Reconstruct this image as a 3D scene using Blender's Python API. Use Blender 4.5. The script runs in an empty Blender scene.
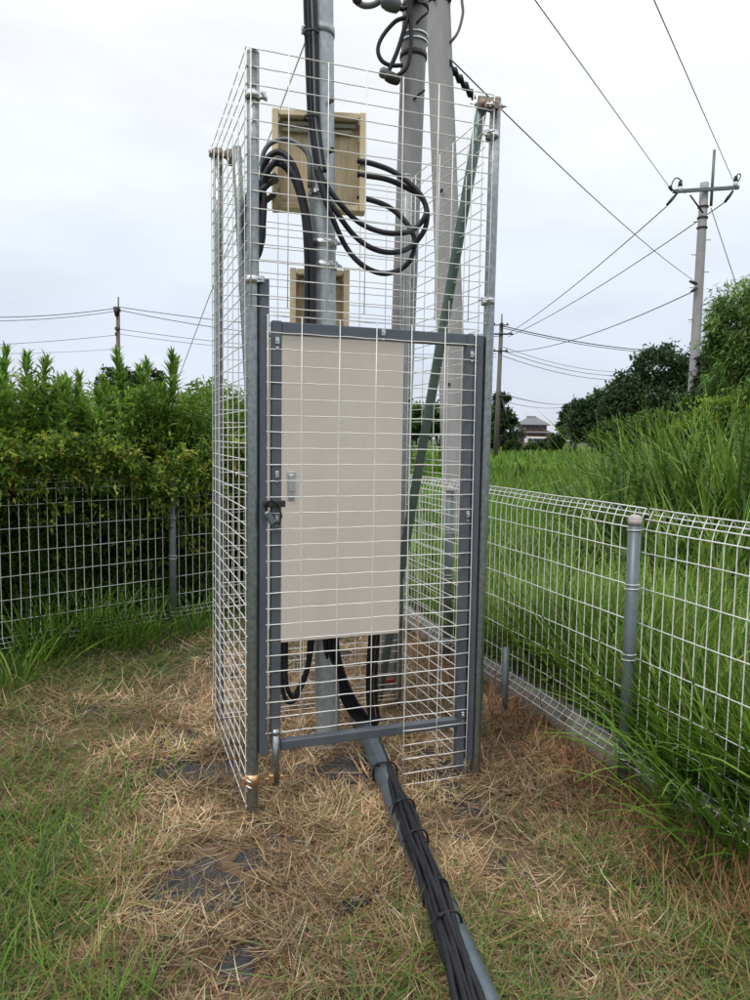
import bpy, math, random
import numpy as np
from mathutils import Vector, Matrix
rnd = random.Random(7)
RS = np.random.RandomState(11)
SC = bpy.context.scene
COL = SC.collection
R = math.radians

# ------------------------------------------------------------------ camera
PITCH, ROLL, EYE, FPX = .0851, .0146, 1.6, 728.7
_c, _s, _cr, _sr = math.cos(PITCH), math.sin(PITCH), math.cos(ROLL), math.sin(ROLL)
_R0, _U0 = Vector((1, 0, 0)), Vector((0, _s, _c))
FWD = Vector((0, _c, -_s))
RGT = _R0*_cr + _U0*_sr
UPV = -_R0*_sr + _U0*_cr
CO = Vector((0, 0, EYE))
cam_d = bpy.data.cameras.new('camera')
cam = bpy.data.objects.new('camera', cam_d); COL.objects.link(cam)
cam_d.sensor_fit = 'VERTICAL'; cam_d.sensor_height = 36; cam_d.lens = FPX/1000*36
cam_d.clip_start = .05; cam_d.clip_end = 6000
m = Matrix((RGT, UPV, -FWD)).transposed().to_4x4(); m.translation = CO
cam.matrix_world = m
SC.camera = cam

# ------------------------------------------------------------------ sky and sun (bright overcast)
SUN_EL, SUN_AZ = R(58), R(215)            # azimuth from +Y towards +X
W = bpy.data.worlds.new('World'); SC.world = W; W.use_nodes = True
nt = W.node_tree; nt.nodes.clear()
def N(t, ty, **k):
    n = t.nodes.new(ty)
    for a, b in k.items(): setattr(n, a, b)
    return n
out = N(nt, 'ShaderNodeOutputWorld')
tc = N(nt, 'ShaderNodeTexCoord')
sky = N(nt, 'ShaderNodeTexSky', sky_type='NISHITA'); sky.sun_disc = False
sky.sun_elevation = SUN_EL; sky.sun_rotation = SUN_AZ; sky.dust_density = 2
bgs = N(nt, 'ShaderNodeBackground'); bgs.inputs['Strength'].default_value = .08
nt.links.new(sky.outputs[0], bgs.inputs[0])
sep = N(nt, 'ShaderNodeSeparateXYZ'); nt.links.new(tc.outputs['Generated'], sep.inputs[0])
rmp = N(nt, 'ShaderNodeValToRGB'); nt.links.new(sep.outputs['Z'], rmp.inputs[0])
cr = rmp.color_ramp
cr.elements[0].position = 0.0; cr.elements[0].color = (.62, .65, .74, 1)
cr.elements[1].position = 1.0; cr.elements[1].color = (1.55, 1.58, 1.62, 1)
for p, c in ((.12, (.65, .71, .82, 1)), (.26, (.75, .80, .875, 1)), (.40, (.86, .885, .915, 1)), (.5, (.93, .94, .95, 1))):
    e = cr.elements.new(p); e.color = c
mp = N(nt, 'ShaderNodeMapping'); mp.inputs['Scale'].default_value = (1, 1, 3.2)
nt.links.new(tc.outputs['Generated'], mp.inputs[0])
nz = N(nt, 'ShaderNodeTexNoise'); nz.inputs['Scale'].default_value = 2.6; nz.inputs['Detail'].default_value = 5
nz.inputs['Roughness'].default_value = .5
nt.links.new(mp.outputs[0], nz.inputs[0])
mr = N(nt, 'ShaderNodeMapRange'); mr.inputs[1].default_value = .3; mr.inputs[2].default_value = .7
mr.inputs[3].default_value = .90; mr.inputs[4].default_value = 1.10
nt.links.new(nz.outputs[0], mr.inputs[0])
vm = N(nt, 'ShaderNodeVectorMath', operation='SCALE')
nt.links.new(rmp.outputs[0], vm.inputs[0]); nt.links.new(mr.outputs[0], vm.inputs['Scale'])
bgc = N(nt, 'ShaderNodeBackground'); nt.links.new(vm.outputs[0], bgc.inputs[0])
mx = N(nt, 'ShaderNodeMixShader'); mx.inputs[0].default_value = .93
nt.links.new(bgs.outputs[0], mx.inputs[1]); nt.links.new(bgc.outputs[0], mx.inputs[2])
nt.links.new(mx.outputs[0], out.inputs[0])
sl = bpy.data.lights.new('sun', 'SUN'); sl.energy = 1.1; sl.angle = R(18); sl.color = (1, .97, .92)
so = bpy.data.objects.new('sun', sl); COL.objects.link(so)
d = Vector((math.sin(SUN_AZ)*math.cos(SUN_EL), math.cos(SUN_AZ)*math.cos(SUN_EL), math.sin(SUN_EL)))
so.rotation_euler = d.to_track_quat('Z', 'Y').to_euler()
SC.view_settings.view_transform = 'Standard'; SC.view_settings.look = 'None'
SC.view_settings.exposure = .28; SC.view_settings.gamma = 1

# ------------------------------------------------------------------ placing helpers (points of the real place)
def ray(px, py): return FWD + RGT*((px-375)/FPX) - UPV*((py-500)/FPX)
def G(px, py, z=0):
    d = ray(px, py); return CO + d*((z-EYE)/d.z)
def AT(px, py, Y):
    d = ray(px, py); return CO + d*(Y/d.y)
CA, CB, CC, CD = Vector((-.502, 2.972, 0)), Vector((.492, 3.329, 0)), Vector((-.841, 3.916, 0)), Vector((.153, 4.273, 0))
FV = (CB-CA).normalized(); SV = (CC-CA).normalized(); ZV = Vector((0, 0, 1))
CH = 3.084                                        # cage height

# ------------------------------------------------------------------ mesh helpers
class MB:
    def __init__(s): s.v = []; s.f = []; s.sm = []
    def add(s, vs, fs, smooth=False):
        o = len(s.v); s.v += [tuple(v) for v in vs]
        s.f += [tuple(i+o for i in f) for f in fs]; s.sm += [smooth]*len(fs)
        return s
    def tube(s, pts, r, n=8, caps=True, smooth=True):
        pts = [Vector(p) for p in pts]; rr = r if hasattr(r, '__len__') else [r]*len(pts)
        vs = []; up = None
        for i, p in enumerate(pts):
            t = (pts[min(i+1, len(pts)-1)]-pts[max(i-1, 0)]).normalized()
            if up is None:
                up = t.orthogonal().normalized()
            up = (up - t*up.dot(t)).normalized(); sd = t.cross(up)
            for k in range(n):
                a = 2*math.pi*(k+.5)/n; vs.append(p+(up*math.cos(a)+sd*math.sin(a))*rr[i])
        fs = [(i*n+k, i*n+(k+1) % n, (i+1)*n+(k+1) % n, (i+1)*n+k) for i in range(len(pts)-1) for k in range(n)]
        s.add(vs, fs, smooth)
        if caps:
            o = len(s.v)-len(vs)
            s.f.append(tuple(o+k for k in range(n))[::-1]); s.f.append(tuple(o+(len(pts)-1)*n+k for k in range(n))); s.sm += [False]*2
        return s
    def box(s, c, x, y, z, hx, hy, hz, bev=0):
        """box: centre, three axis vectors, half sizes, optional chamfer"""
        c = Vector(c)
        if bev <= 0:
            vs = [c+x*(i*hx)+y*(j*hy)+z*(k*hz) for i in (-1, 1) for j in (-1, 1) for k in (-1, 1)]
            return s.add(vs, [(0, 1, 3, 2), (4, 6, 7, 5), (0, 4, 5, 1), (2, 3, 7, 6), (0, 2, 6, 4), (1, 5, 7, 3)])
        b = bev; vs = []; ix = {}
        for i in (-1, 1):
            for j in (-1, 1):
                for k in (-1, 1):
                    for a in range(3):
                        h = [hx-b, hy-b, hz-b]; h[a] += b
                        ix[(i, j, k, a)] = len(vs); vs.append(c+x*(i*h[0])+y*(j*h[1])+z*(k*h[2]))
        fs = []
        for sg in (-1, 1):
            fs.append([ix[(sg, j, k, 0)] for j, k in ((-1, -1), (1, -1), (1, 1), (-1, 1))])
            fs.append([ix[(i, sg, k, 1)] for i, k in ((-1, -1), (1, -1), (1, 1), (-1, 1))])
            fs.append([ix[(i, j, sg, 2)] for i, j in ((-1, -1), (1, -1), (1, 1), (-1, 1))])
        for p in (-1, 1):
            for q in (-1, 1):
                fs.append([ix[(p, q, -1, 0)], ix[(p, q, 1, 0)], ix[(p, q, 1, 1)], ix[(p, q, -1, 1)]])
                fs.append([ix[(p, -1, q, 0)], ix[(p, 1, q, 0)], ix[(p, 1, q, 2)], ix[(p, -1, q, 2)]])
                fs.append([ix[(-1, p, q, 1)], ix[(1, p, q, 1)], ix[(1, p, q, 2)], ix[(-1, p, q, 2)]])
                for r_ in (-1, 1): fs.append([ix[(p, q, r_, a)] for a in range(3)])
        return s.add(vs, fs)
    def ring(s, c, ax, r, w, n=16, t=.003):
        ax = ax.normalized(); u = ax.orthogonal().normalized(); v = ax.cross(u); vs = []
        for k in range(n):
            a = 2*math.pi*k/n; d = u*math.cos(a)+v*math.sin(a)
            for rr, h in ((r, -w/2), (r+t, -w/2), (r+t, w/2), (r, w/2)): vs.append(c+d*rr+ax*h)
        fs = [(4*k+j, 4*((k+1) % n)+j, 4*((k+1) % n)+(j+1) % 4, 4*k+(j+1) % 4) for k in range(n) for j in range(4)]
        return s.add(vs, fs, True)
    def dome(s, c, ax, r, n=12, m=4, h=1.0):
        ax = ax.normalized(); u = ax.orthogonal().normalized(); v = ax.cross(u); vs = []
        for j in range(m):
            e = math.pi/2*j/m
            for k in range(n):
                a = 2*math.pi*k/n; vs.append(c+(u*math.cos(a)+v*math.sin(a))*r*math.cos(e)+ax*r*h*math.sin(e))
        vs.append(c+ax*r*h)
        fs = [(j*n+k, j*n+(k+1) % n, (j+1)*n+(k+1) % n, (j+1)*n+k) for j in range(m-1) for k in range(n)]
        fs += [((m-1)*n+k, (m-1)*n+(k+1) % n, m*n) for k in range(n)]
        return s.add(vs, fs, True)

WL = {}
def link(name, me, mat, parent, base, props):
    o = bpy.data.objects.new(name, me); COL.objects.link(o)
    if me and mat: me.materials.append(mat)
    if parent: o.parent = parent; WL[o.name] = WL[parent.name]
    else: o.location = base; WL[o.name] = Vector(base)
    for k, v in props.items():
        if v is not None: o[k] = v
    return o
def build(mb, name, mat, parent=None, base=(0, 0, 0), **props):
    b = WL[parent.name] if parent else Vector(base)
    me = bpy.data.meshes.new(name)
    fs = mb.f
    me.from_pydata([(x-b.x, y-b.y, z-b.z) for x, y, z in mb.v], [], fs)
    me.polygons.foreach_set('use_smooth', mb.sm); me.update()
    return link(name, me, mat, parent, base, props)
def thing(name, base, label, category, group=None, kind=None):
    return link(name, None, None, None, base, dict(label=label, category=category, group=group, kind=kind))
def npmesh(name, V, F, C, mat, parent=None, base=(0, 0, 0), smooth=False, **props):
    """big mesh from arrays: V (n,3), F (m,k) equal sized faces, C (n,3) colours"""
    b = np.array(WL[parent.name] if parent else base)
    me = bpy.data.meshes.new(name); n, (mf, k) = len(V), F.shape
    me.vertices.add(n); me.vertices.foreach_set('co', (V-b).astype(np.float32).ravel())
    me.loops.add(mf*k); me.loops.foreach_set('vertex_index', F.astype(np.int32).ravel())
    me.polygons.add(mf); me.polygons.foreach_set('loop_start', np.arange(0, mf*k, k, dtype=np.int32))
    if smooth: me.polygons.foreach_set('use_smooth', np.ones(mf, bool))
    me.update(calc_edges=True)
    if C is not None:
        at = me.color_attributes.new('tint', 'FLOAT_COLOR', 'POINT')
        at.data.foreach_set('color', np.concatenate([C, np.ones((n, 1))], 1).astype(np.float32).ravel())
    return link(name, me, mat, parent, base, props)
def copy_thing(o, loc, rz=0, sc=1, **props):
    def cp(x, par):
        c = x.copy(); COL.objects.link(c)
        if par: c.parent = par
        for ch in list(x.children): cp(ch, c)
        return c
    c = cp(o, None); c.location = loc; c.rotation_euler = (0, 0, rz); c.scale = (sc, sc, sc)
    for k, v in props.items(): c[k] = v
    return c

# ------------------------------------------------------------------ materials
def mat(name, col, rough=.6, metal=0, noise=None, bump=None, col2=None, attr=False, trans=0, stretch=(1, 1, 1), spec=.5, rust=None):
    mt = bpy.data.materials.new(name); mt.use_nodes = True; t = mt.node_tree
    p = t.nodes['Principled BSDF']; p.inputs['Roughness'].default_value = rough; p.inputs['Metallic'].default_value = metal
    p.inputs['Specular IOR Level'].default_value = spec
    p.inputs['Base Color'].default_value = (*col, 1)
    tcn = N(t, 'ShaderNodeTexCoord'); mpn = N(t, 'ShaderNodeMapping'); mpn.inputs['Scale'].default_value = stretch
    t.links.new(tcn.outputs['Object'], mpn.inputs[0])
    src = None
    if attr:
        a = N(t, 'ShaderNodeVertexColor', layer_name='tint'); src = a.outputs[0]
    if noise:
        n1 = N(t, 'ShaderNodeTexNoise'); n1.inputs['Scale'].default_value = noise; n1.inputs['Detail'].default_value = 6
        n1.inputs['Roughness'].default_value = .65
        t.links.new(mpn.outputs[0], n1.inputs[0])
        rr = N(t, 'ShaderNodeValToRGB'); rr.color_ramp.elements[0].position = .35; rr.color_ramp.elements[1].position = .68
        rr.color_ramp.elements[0].color = (*col, 1); rr.color_ramp.elements[1].color = (*(col2 or col), 1)
        t.links.new(n1.outputs[0], rr.inputs[0]); src = rr.outputs[0]
    if rust:
        n2 = N(t, 'ShaderNodeTexNoise'); n2.inputs['Scale'].default_value = rust[0]; n2.inputs['Detail'].default_value = 8
        t.links.new(tcn.outputs['Object'], n2.inputs[0])
        r2 = N(t, 'ShaderNodeMapRange'); r2.inputs[1].default_value = rust[1]; r2.inputs[2].default_value = rust[1]+.12
        t.links.new(n2.outputs[0], r2.inputs[0])
        mm = N(t, 'ShaderNodeMix', data_type='RGBA'); t.links.new(r2.outputs[0], mm.inputs[0])
        if src: t.links.new(src, mm.inputs[6])
        else: mm.inputs[6].default_value = (*col, 1)
        mm.inputs[7].default_value = (*rust[2], 1); src = mm.outputs[2]
    if src: t.links.new(src, p.inputs['Base Color'])
    if bump:
        nb = N(t, 'ShaderNodeTexNoise'); nb.inputs['Scale'].default_value = bump[0]; nb.inputs['Detail'].default_value = 5
        t.links.new(mpn.outputs[0], nb.inputs[0])
        bb = N(t, 'ShaderNodeBump'); bb.inputs['Strength'].default_value = bump[1]; bb.inputs['Distance'].default_value = bump[2]
        t.links.new(nb.outputs[0], bb.inputs['Height']); t.links.new(bb.outputs[0], p.inputs['Normal'])
    if trans:
        tr = N(t, 'ShaderNodeBsdfTranslucent'); mxx = N(t, 'ShaderNodeMixShader'); mxx.inputs[0].default_value = trans
        if src: t.links.new(src, tr.inputs[0])
        else: tr.inputs[0].default_value = (*col, 1)
        t.links.new(p.outputs[0], mxx.inputs[1]); t.links.new(tr.outputs[0], mxx.inputs[2])
        t.links.new(mxx.outputs[0], t.nodes['Material Output'].inputs[0])
    return mt
M = dict(
    galv=mat('galvanised_pipe', (.22, .245, .245), .36, .9, 45, (60, .15, .001), (.37, .395, .395), rust=(6, .66, (.26, .23, .18))),
    pole=mat('galvanised_pole', (.30, .33, .34), .5, .6, 40, (90, .2, .001), (.44, .48, .50), rust=(9, .66, (.22, .22, .2))),
    wire=mat('galvanised_wire', (.72, .71, .68), .45, .25, 30, None, (.86, .85, .82)),
    fwire=mat('white_coated_wire', (.68, .68, .66), .4, .1, 30, None, (.82, .82, .80)),
    frame=mat('slate_painted_steel', (.085, .098, .118), .42, .2, 8, (200, .06, .0005), (.112, .127, .148), rust=(34, .73, (.2, .17, .14))),
    frame2=mat('grey_painted_steel', (.10, .13, .15), .45, .4, 14, None, (.15, .18, .21)),
    cab=mat('beige_painted_sheet', (.70, .625, .55), .42, 0, 4, (350, .08, .0005), (.73, .655, .58), stretch=(3, 3, .6), rust=(26, .73, (.52, .45, .38))),
    cabdark=mat('cabinet_edge', (.16, .15, .14), .6),
    board=mat('weathered_tan_board', (.50, .395, .23), .75, 0, 9, (40, .4, .002), (.70, .585, .39), stretch=(6, 6, .7)),
    boardrim=mat('weathered_tan_rim', (.58, .475, .29), .7, 0, 12, (50, .2, .001), (.74, .64, .44)),
    boardgrey=mat('grey_green_moulding', (.27, .26, .20), .7, 0, 20, None, (.36, .34, .27)),
    black=mat('black_cable_sheath', (.009, .009, .013), .45, 0, 12, (120, .1, .0005), (.016, .016, .022), spec=.35),
    greycable=mat('grey_cable_sheath', (.12, .125, .13), .45),
    conc=mat('pole_concrete', (.29, .285, .28), .85, 0, 5, (60, .3, .002), (.385, .38, .375), stretch=(1, 1, .25), rust=(4, .66, (.2, .19, .18))),
    brownpole=mat('weathered_steel_pole', (.20, .195, .195), .6, .2, 6, (80, .2, .001), (.29, .285, .29), stretch=(1, 1, .3)),
    green=mat('green_grey_pipe', (.10, .145, .13), .42, .35, 10, (90, .2, .001), (.16, .205, .19), rust=(5, .66, (.17, .19, .17))),
    rusty=mat('rusty_clamp', (.13, .085, .06), .6, .6, 25, (60, .4, .002), (.34, .28, .23)),
    gold=mat('yellow_zinc_clamp', (.62, .38, .18), .35, .9, 18, (60, .3, .001), (.7, .5, .3)),
    steel=mat('bright_zinc', (.6, .61, .62), .3, .9),
    linegrey=mat('weathered_conductor', (.10, .10, .105), .6, .3),
    dark=mat('dark_metal', (.05, .045, .04), .5, .5),
    white=mat('white_porcelain', (.75, .75, .73), .3),
    kerb=mat('cast_concrete', (.26, .255, .24), .9, 0, 6, (50, .4, .004), (.38, .375, .355), rust=(5, .62, (.16, .15, .12))),
    stone=mat('dark_stone', (.035, .036, .04), .8, 0, 8, (14, .6, .01), (.07, .07, .075)),
    sheet=mat('black_weed_sheet', (.022, .021, .022), .85, 0, 9, (50, .8, .008), (.055, .052, .052), rust=(22, .60, (.12, .085, .055))),
    fpost=mat('grey_blue_fence_post', (.11, .135, .14), .42, .3, 8, (60, .1, .001), (.155, .18, .20)),
    cap=mat('pink_grey_cap', (.40, .36, .35), .6),
    red=mat('red_plastic', (.38, .03, .03), .5),
    leaf=mat('leaf', (.06, .1, .02), .5, attr=True, trans=.38, spec=.3),
    grass=mat('grass_blade', (.06, .1, .02), .5, attr=True, trans=.38, spec=.3),
    straw=mat('straw', (.4, .3, .15), .7, attr=True, trans=.1, spec=.2),
    bark=mat('bark', (.06, .05, .04), .9, 0, 6, (20, .6, .02), (.11, .09, .07)),
    stem=mat('green_stem', (.10, .13, .04), .6, 0, 10, None, (.15, .16, .06)),
    wood=mat('old_timber_pole', (.12, .10, .09), .85, 0, 5, (30, .3, .003), (.19, .165, .15), stretch=(1, 1, .2)),
    tile=mat('grey_roof_tile', (.13, .13, .15), .7, 0, 3, None, (.19, .19, .21)),
    brownwall=mat('brown_timber_wall', (.15, .065, .045), .8, 0, 1.5, None, (.2, .10, .07)),
    glass=mat('dark_glass', (.03, .04, .05), .12),
    vanwhite=mat('white_vehicle_paint', (.8, .8, .8), .3),
)

# ------------------------------------------------------------------ vegetation generators
def hsvmix(a, b, t): return a[None, :]*(1-t)+b[None, :]*t
def blades(P, L, Wd, az, tilt, curl, seg, C, twist=None, tip=.08):
    """P (n,3) roots; L, Wd, az, tilt (from vertical), curl (total bend) arrays; C (n,3)"""
    n = len(P); tw = RS.uniform(-.8, .8, n) if twist is None else twist
    dh = np.stack([np.cos(az), np.sin(az), np.zeros(n)], 1)
    sd = np.stack([-np.sin(az+tw), np.cos(az+tw), np.zeros(n)], 1)
    pts = [P]; cur = P.copy()
    for k in range(seg):
        th = tilt+curl*((k+.5)/seg)**1.3
        cur = cur+(dh*np.sin(th)[:, None]+np.array([0, 0, 1.])*np.cos(th)[:, None])*(L/seg)[:, None]; pts.append(cur)
    V = np.zeros((n, seg+1, 2, 3)); 
    for k in range(seg+1):
        t = k/seg; w = Wd*(np.minimum(1, .55+1.6*t) * (1-t**2.2)+tip*t)*.5
        V[:, k, 0] = pts[k]-sd*w[:, None]; V[:, k, 1] = pts[k]+sd*w[:, None]
    F = []
    for k in range(seg): F.append(np.array([2*k, 2*k+1, 2*k+3, 2*k+2]))
    F = (np.arange(n)[:, None, None]*(2*(seg+1))+np.array(F)[None]).reshape(-1, 4)
    tt = np.linspace(0, 1, seg+1)[None, :, None, None]
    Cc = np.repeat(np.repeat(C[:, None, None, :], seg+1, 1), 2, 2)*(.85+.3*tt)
    return V.reshape(-1, 3), F, Cc.reshape(-1, 3)
def leaves(P, D, L, Wd, C, fold=.25, droop=.0):
    """two-triangle folded leaves. P roots, D unit directions"""
    n = len(P); up = np.array([0, 0, 1.])+RS.normal(0, .35, (n, 3))
    S = np.cross(D, up); S /= np.linalg.norm(S, axis=1)[:, None]+1e-9
    U = np.cross(S, D)
    mid = P+D*(L*.42)[:, None]
    tipp = P+D*L[:, None]-np.array([0, 0, 1.])*(droop*L)[:, None]
    l = mid+S*(Wd*.5)[:, None]+U*(Wd*fold)[:, None]; r = mid-S*(Wd*.5)[:, None]+U*(Wd*fold)[:, None]
    V = np.stack([P, l, tipp, r], 1).reshape(-1, 3)
    o = np.arange(n)[:, None]*4
    F = np.concatenate([o+np.array([[0, 2, 1]]), o+np.array([[0, 3, 2]])], 0)
    return V, F, np.repeat(C, 4, 0)
def unit(v): return v/(np.linalg.norm(v, axis=1)[:, None]+1e-9)
def rdir(n):
    return unit(RS.normal(0, 1, (n, 3)))
def join(parts):
    V, F, C = [], [], []; o = 0
    for v, f, c in parts: V.append(v); F.append(f+o); C.append(c); o += len(v)
    return np.concatenate(V), np.concatenate(F), np.concatenate(C)
def palette(n, cols, var=.12, w=None):
    cols = np.array(cols); i = RS.choice(len(cols), n, p=w)
    return np.clip(cols[i]*(1+RS.normal(0, var, (n, 1)))*(1+RS.normal(0, var*.3, (n, 3))), .004, .95)

# smooth value noise in plan, for density and colour drift
_ng = RS.rand(64, 64)
def vnoise(x, y, s):
    x = np.asarray(x)*s+100.; y = np.asarray(y)*s+100.; xi = np.floor(x).astype(int); yi = np.floor(y).astype(int)
    fx = x-xi; fy = y-yi; fx = fx*fx*(3-2*fx); fy = fy*fy*(3-2*fy)
    g = lambda a, b: _ng[a % 64, b % 64]
    return (g(xi, yi)*(1-fx)+g(xi+1, yi)*fx)*(1-fy)+(g(xi, yi+1)*(1-fx)+g(xi+1, yi+1)*fx)*fy

# fence lines in plan
RF0, RFD = np.array([1.215, 3.30]), np.array([-.323, .946])       # right fence, a post at RF0
LF0, LFD = np.array([-2.557, 4.97]), np.array([.697, .717])      # back left fence
def side_r(x, y): # metres beyond the right fence (positive outside)
    n = np.array([RFD[1], -RFD[0]]); return (x-RF0[0])*n[0]+(y-RF0[1])*n[1]
def side_l(x, y):
    n = np.array([-LFD[1], LFD[0]]); return (x-LF0[0])*n[0]+(y-LF0[1])*n[1]
def sig(t): return 1/(1+np.exp(-np.clip(t, -30, 30)))
def gz(x, y):
    x = np.asarray(x, float); y = np.asarray(y, float)
    near = np.exp(-((x)**2+(y-4)**2)/400)
    return ((vnoise(x, y, 1.3)-.5)*.05+(vnoise(x, y, 5)-.5)*.025)*near
def greenness(x, y):
    a = sig((-x-.92-.26*(y-1.95)+(vnoise(x, y, 2.2)-.5)*.8)/.12)
    a = a*(.42+.58*sig((2.75-y+(vnoise(x, y, 1.9)-.5)*.8)/.12)*sig((-x-.62-.12*(y-1.95))/.1))
    b = sig((x-.80-.10*(y-1.95)+(vnoise(x, y, 2.6)-.5)*.8)/.14)*sig((2.75-y)/.12)*.8
    c = sig((side_l(x, y)+.9+(vnoise(x, y, 2)-.5)*.8)/.15)
    e = .40*sig((.30-abs(x-.18)+(vnoise(x, y, 3)-.5)*.4)/.08)*sig((2.2-y)/.1)
    return np.clip(a+b+c+e, 0, 1)

# ------------------------------------------------------------------ ground
def graded(a, b, fine0, fine1, stp, grow=1.25):
    r = list(np.arange(fine0, fine1+stp*.5, stp)); s = stp
    while r[-1] < b: s *= grow; r.append(min(r[-1]+s, b))
    s = stp
    while r[0] > a: s *= grow; r.insert(0, max(r[0]-s, a))
    return np.array(r)
gx = graded(-2500, 2500, -4, 4, .05); gy = graded(-2500, 3500, 1, 9, .05)
X, Y = np.meshgrid(gx, gy, indexing='ij'); Z = gz(X, Y)
V = np.stack([X, Y, Z], -1).reshape(-1, 3); ny = len(gy)
i, j = np.meshgrid(np.arange(len(gx)-1), np.arange(ny-1), indexing='ij'); q = (i*ny+j).ravel()
F = np.stack([q, q+ny, q+ny+1, q+1], 1)
x, y = V[:, 0], V[:, 1]
g = np.where((side_r(x, y) > 0) | (side_l(x, y) > 0), 1, greenness(x, y))[:, None]
patch = ((vnoise(x, y, 3.1)*.6+vnoise(x, y, 8)*.4) > .60)[:, None]*(1-g*.7)
C = np.array([.14, .088, .046])*(1-g)+np.array([.045, .062, .016])*g
C = C*(1-patch)+np.array([.035, .032, .032])*patch
C *= (.8+.4*vnoise(x, y, 9))[:, None]
gm = mat('earth_and_litter', (.2, .15, .1), .95, attr=True, bump=(35, .8, .02))
npmesh('ground', V, F, C, gm, smooth=True, kind='structure')

# ------------------------------------------------------------------ wire cage
def P3(base, dirv, s, z, off=0, offv=None):
    p = base+dirv*s+ZV*z
    return p+offv*off if off else p
def wire_panel(base, dv, s0, s1, z0, z1, ds, dz, off, offv, r=.0024, sfirst=None, notch=None, wob=.0008, name='wire_mesh', parent=None, sub=False):
    mb = MB()
    ss = []; s = s0 if sfirst is None else sfirst
    if sfirst is not None: ss.append(s0)
    while s < s1-.03: ss.append(s); s += ds
    ss.append(s1)
    zs = []; z = z1
    while z > z0+.02: zs.append(z); z -= dz
    zs.append(z0)
    bx = [rnd.uniform(-1, 1)*.004 for _ in ss]
    for k, s in enumerate(ss):
        lo = z0 if not notch or s >= notch[0]-.01 else notch[1]
        n = max(2, int((z1-lo)/.3)); pts = []
        for q in range(n+1):
            z = lo+(z1-lo)*q/n; pts.append(base+dv*(s+math.sin(z*2.1+k)*wob*1.5)+ZV*z+offv*(off+math.sin(z*1.7+k*.7)*.002))
        mb.tube(pts, r, 5)
    for k, z in enumerate(zs):
        a = s0-.006 if not notch or z >= notch[1]-.01 else notch[0]-.006
        n = max(2, int((s1-a)/.08)); pts = []; ph = rnd.uniform(0, 6)
        for q in range(n+1):
            s = a+(s1+.006-a)*q/n
            pts.append(base+dv*s+ZV*(z+math.sin(s*39+ph)*wob)+offv*(off+r*1.8+math.sin(s*3+k*1.3)*.002))
        mb.tube(pts, r, 5)
    return build(mb, name, M['wire'], parent)

cage = thing('mesh_cage', CA, 'tall wire mesh cage with pipe posts and locked door standing around the beige cabinet', 'cage')
PR = .0243
def pipe(p, q, r, name, m, parent, n=14, hollow=True, **kw):
    mb = MB(); k = 8
    mb.tube([p.lerp(q, t/k) for t in range(k+1)], r, n, caps=True)
    d = (q-p).normalized()
    if hollow: mb.ring(q-d*.001, d, r-.003, .012, n, .0032)
    return build(mb, name, M[m], parent, **kw)
pA = pipe(CA+ZV*-.25, CA+ZV*CH+FV*.002, PR, 'post', 'galv', cage)
pB = pipe(CB+ZV*-.25, CB+ZV*CH+FV*.012, PR, 'post', 'galv', cage)
pC = pipe(CC+ZV*-.25, CC+ZV*(CH-.01), PR, 'post', 'galv', cage)
pD = pipe(CD+ZV*-.25, CD+ZV*CH, PR, 'post', 'galv', cage)
# panels: front above the door, left, right, back
wire_panel(CA, FV, -.012, 1.045, 2.115, 3.09, .162, .0665, -.030, SV, sfirst=.137, name='wire_mesh', parent=cage)
wire_panel(CA, SV, -.005, 1.03, -.05, 3.10, .155, .0665, -.030, FV, name='wire_mesh', parent=cage)
wire_panel(CB, SV, .03, .86, .05, 3.02, .155, .0665, -.028, FV, name='wire_mesh', parent=cage)
wire_panel(CC, FV, .0, 1.04, .05, 3.0, .155, .0665, -.030, SV, name='wire_mesh', parent=cage)
# braces
pipe(G(378, 702), AT(483.5, 98, 3.42), PR*1.05, 'brace', 'green', cage, label='leaning green grey brace pipe')
pipe(AT(262, 640, 3.9), AT(236.5, 148, 3.86), PR, 'brace', 'galv', cage, label='pale galvanised brace pipe leaning inside the back left corner')
# clamps
def clamp(c, ax, r, mname, parent, bolts=1, name='clamp', out=None, w=.045):
    mb = MB(); mb.ring(c, ax, r, w, 16, .005); out = (out or FV).normalized(); s = ax.cross(out).normalized()
    mb.box(c+out*(r+.013), out, s, ax, .014, .010, w*.42, .002)
    o = build(mb, name, M[mname], parent)
    for k in range(bolts):
        b = MB(); p = c+out*(r+.018)+ax*((k-(bolts-1)/2)*w*.5)
        b.tube([p-s*.03, p+s*.045], .0045, 6); b.tube([p+s*.018, p+s*.027], .010, 6)
        build(b, 'bolt', M['steel' if mname != 'rusty' else 'rusty'], o)
    return o
def swivel(c, ax1, ax2, off, mname, parent):
    """scaffold coupler: two half shells joined by a block"""
    mb = MB(); mb.ring(c, ax1, PR, .042, 16, .005); c2 = c+off; mb.ring(c2, ax2, PR, .042, 16, .005)
    o = off.normalized(); s = ax1.cross(o).normalized(); mb.box((c+c2)/2, o, s, ax1, .016, .014, .016, .003)
    mb.box(c-o*(PR+.010), o, s, ax1, .010, .012, .016, .003); mb.box(c2+o*(PR+.010), o, s, ax1, .010, .012, .016, .003)
    ob = build(mb, 'clamp', M[mname], parent)
    for p in (c-o*(PR+.014), c2+o*(PR+.014)):
        b = MB(); b.tube([p-s*.045, p+s*.05], .0045, 6); b.tube([p+s*.020, p+s*.030], .010, 6)
        b.tube([p-s*.032, p-s*.024], .010, 6); build(b, 'bolt', M['steel'], ob)
    return ob
top = CB+ZV*(CH-.02)
br = AT(483.5, 104, 3.42)
swivel(top-ZV*.004, ZV, ZV, (br-top)*.98, 'rusty', cage)
swivel(CC+ZV*(CH-.03), ZV, ZV, FV*.066+SV*-.01, 'rusty', cage)
clamp(CC+ZV*(CH-.05)+FV*.075, ZV, PR, 'rusty', cage, out=FV)
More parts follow.
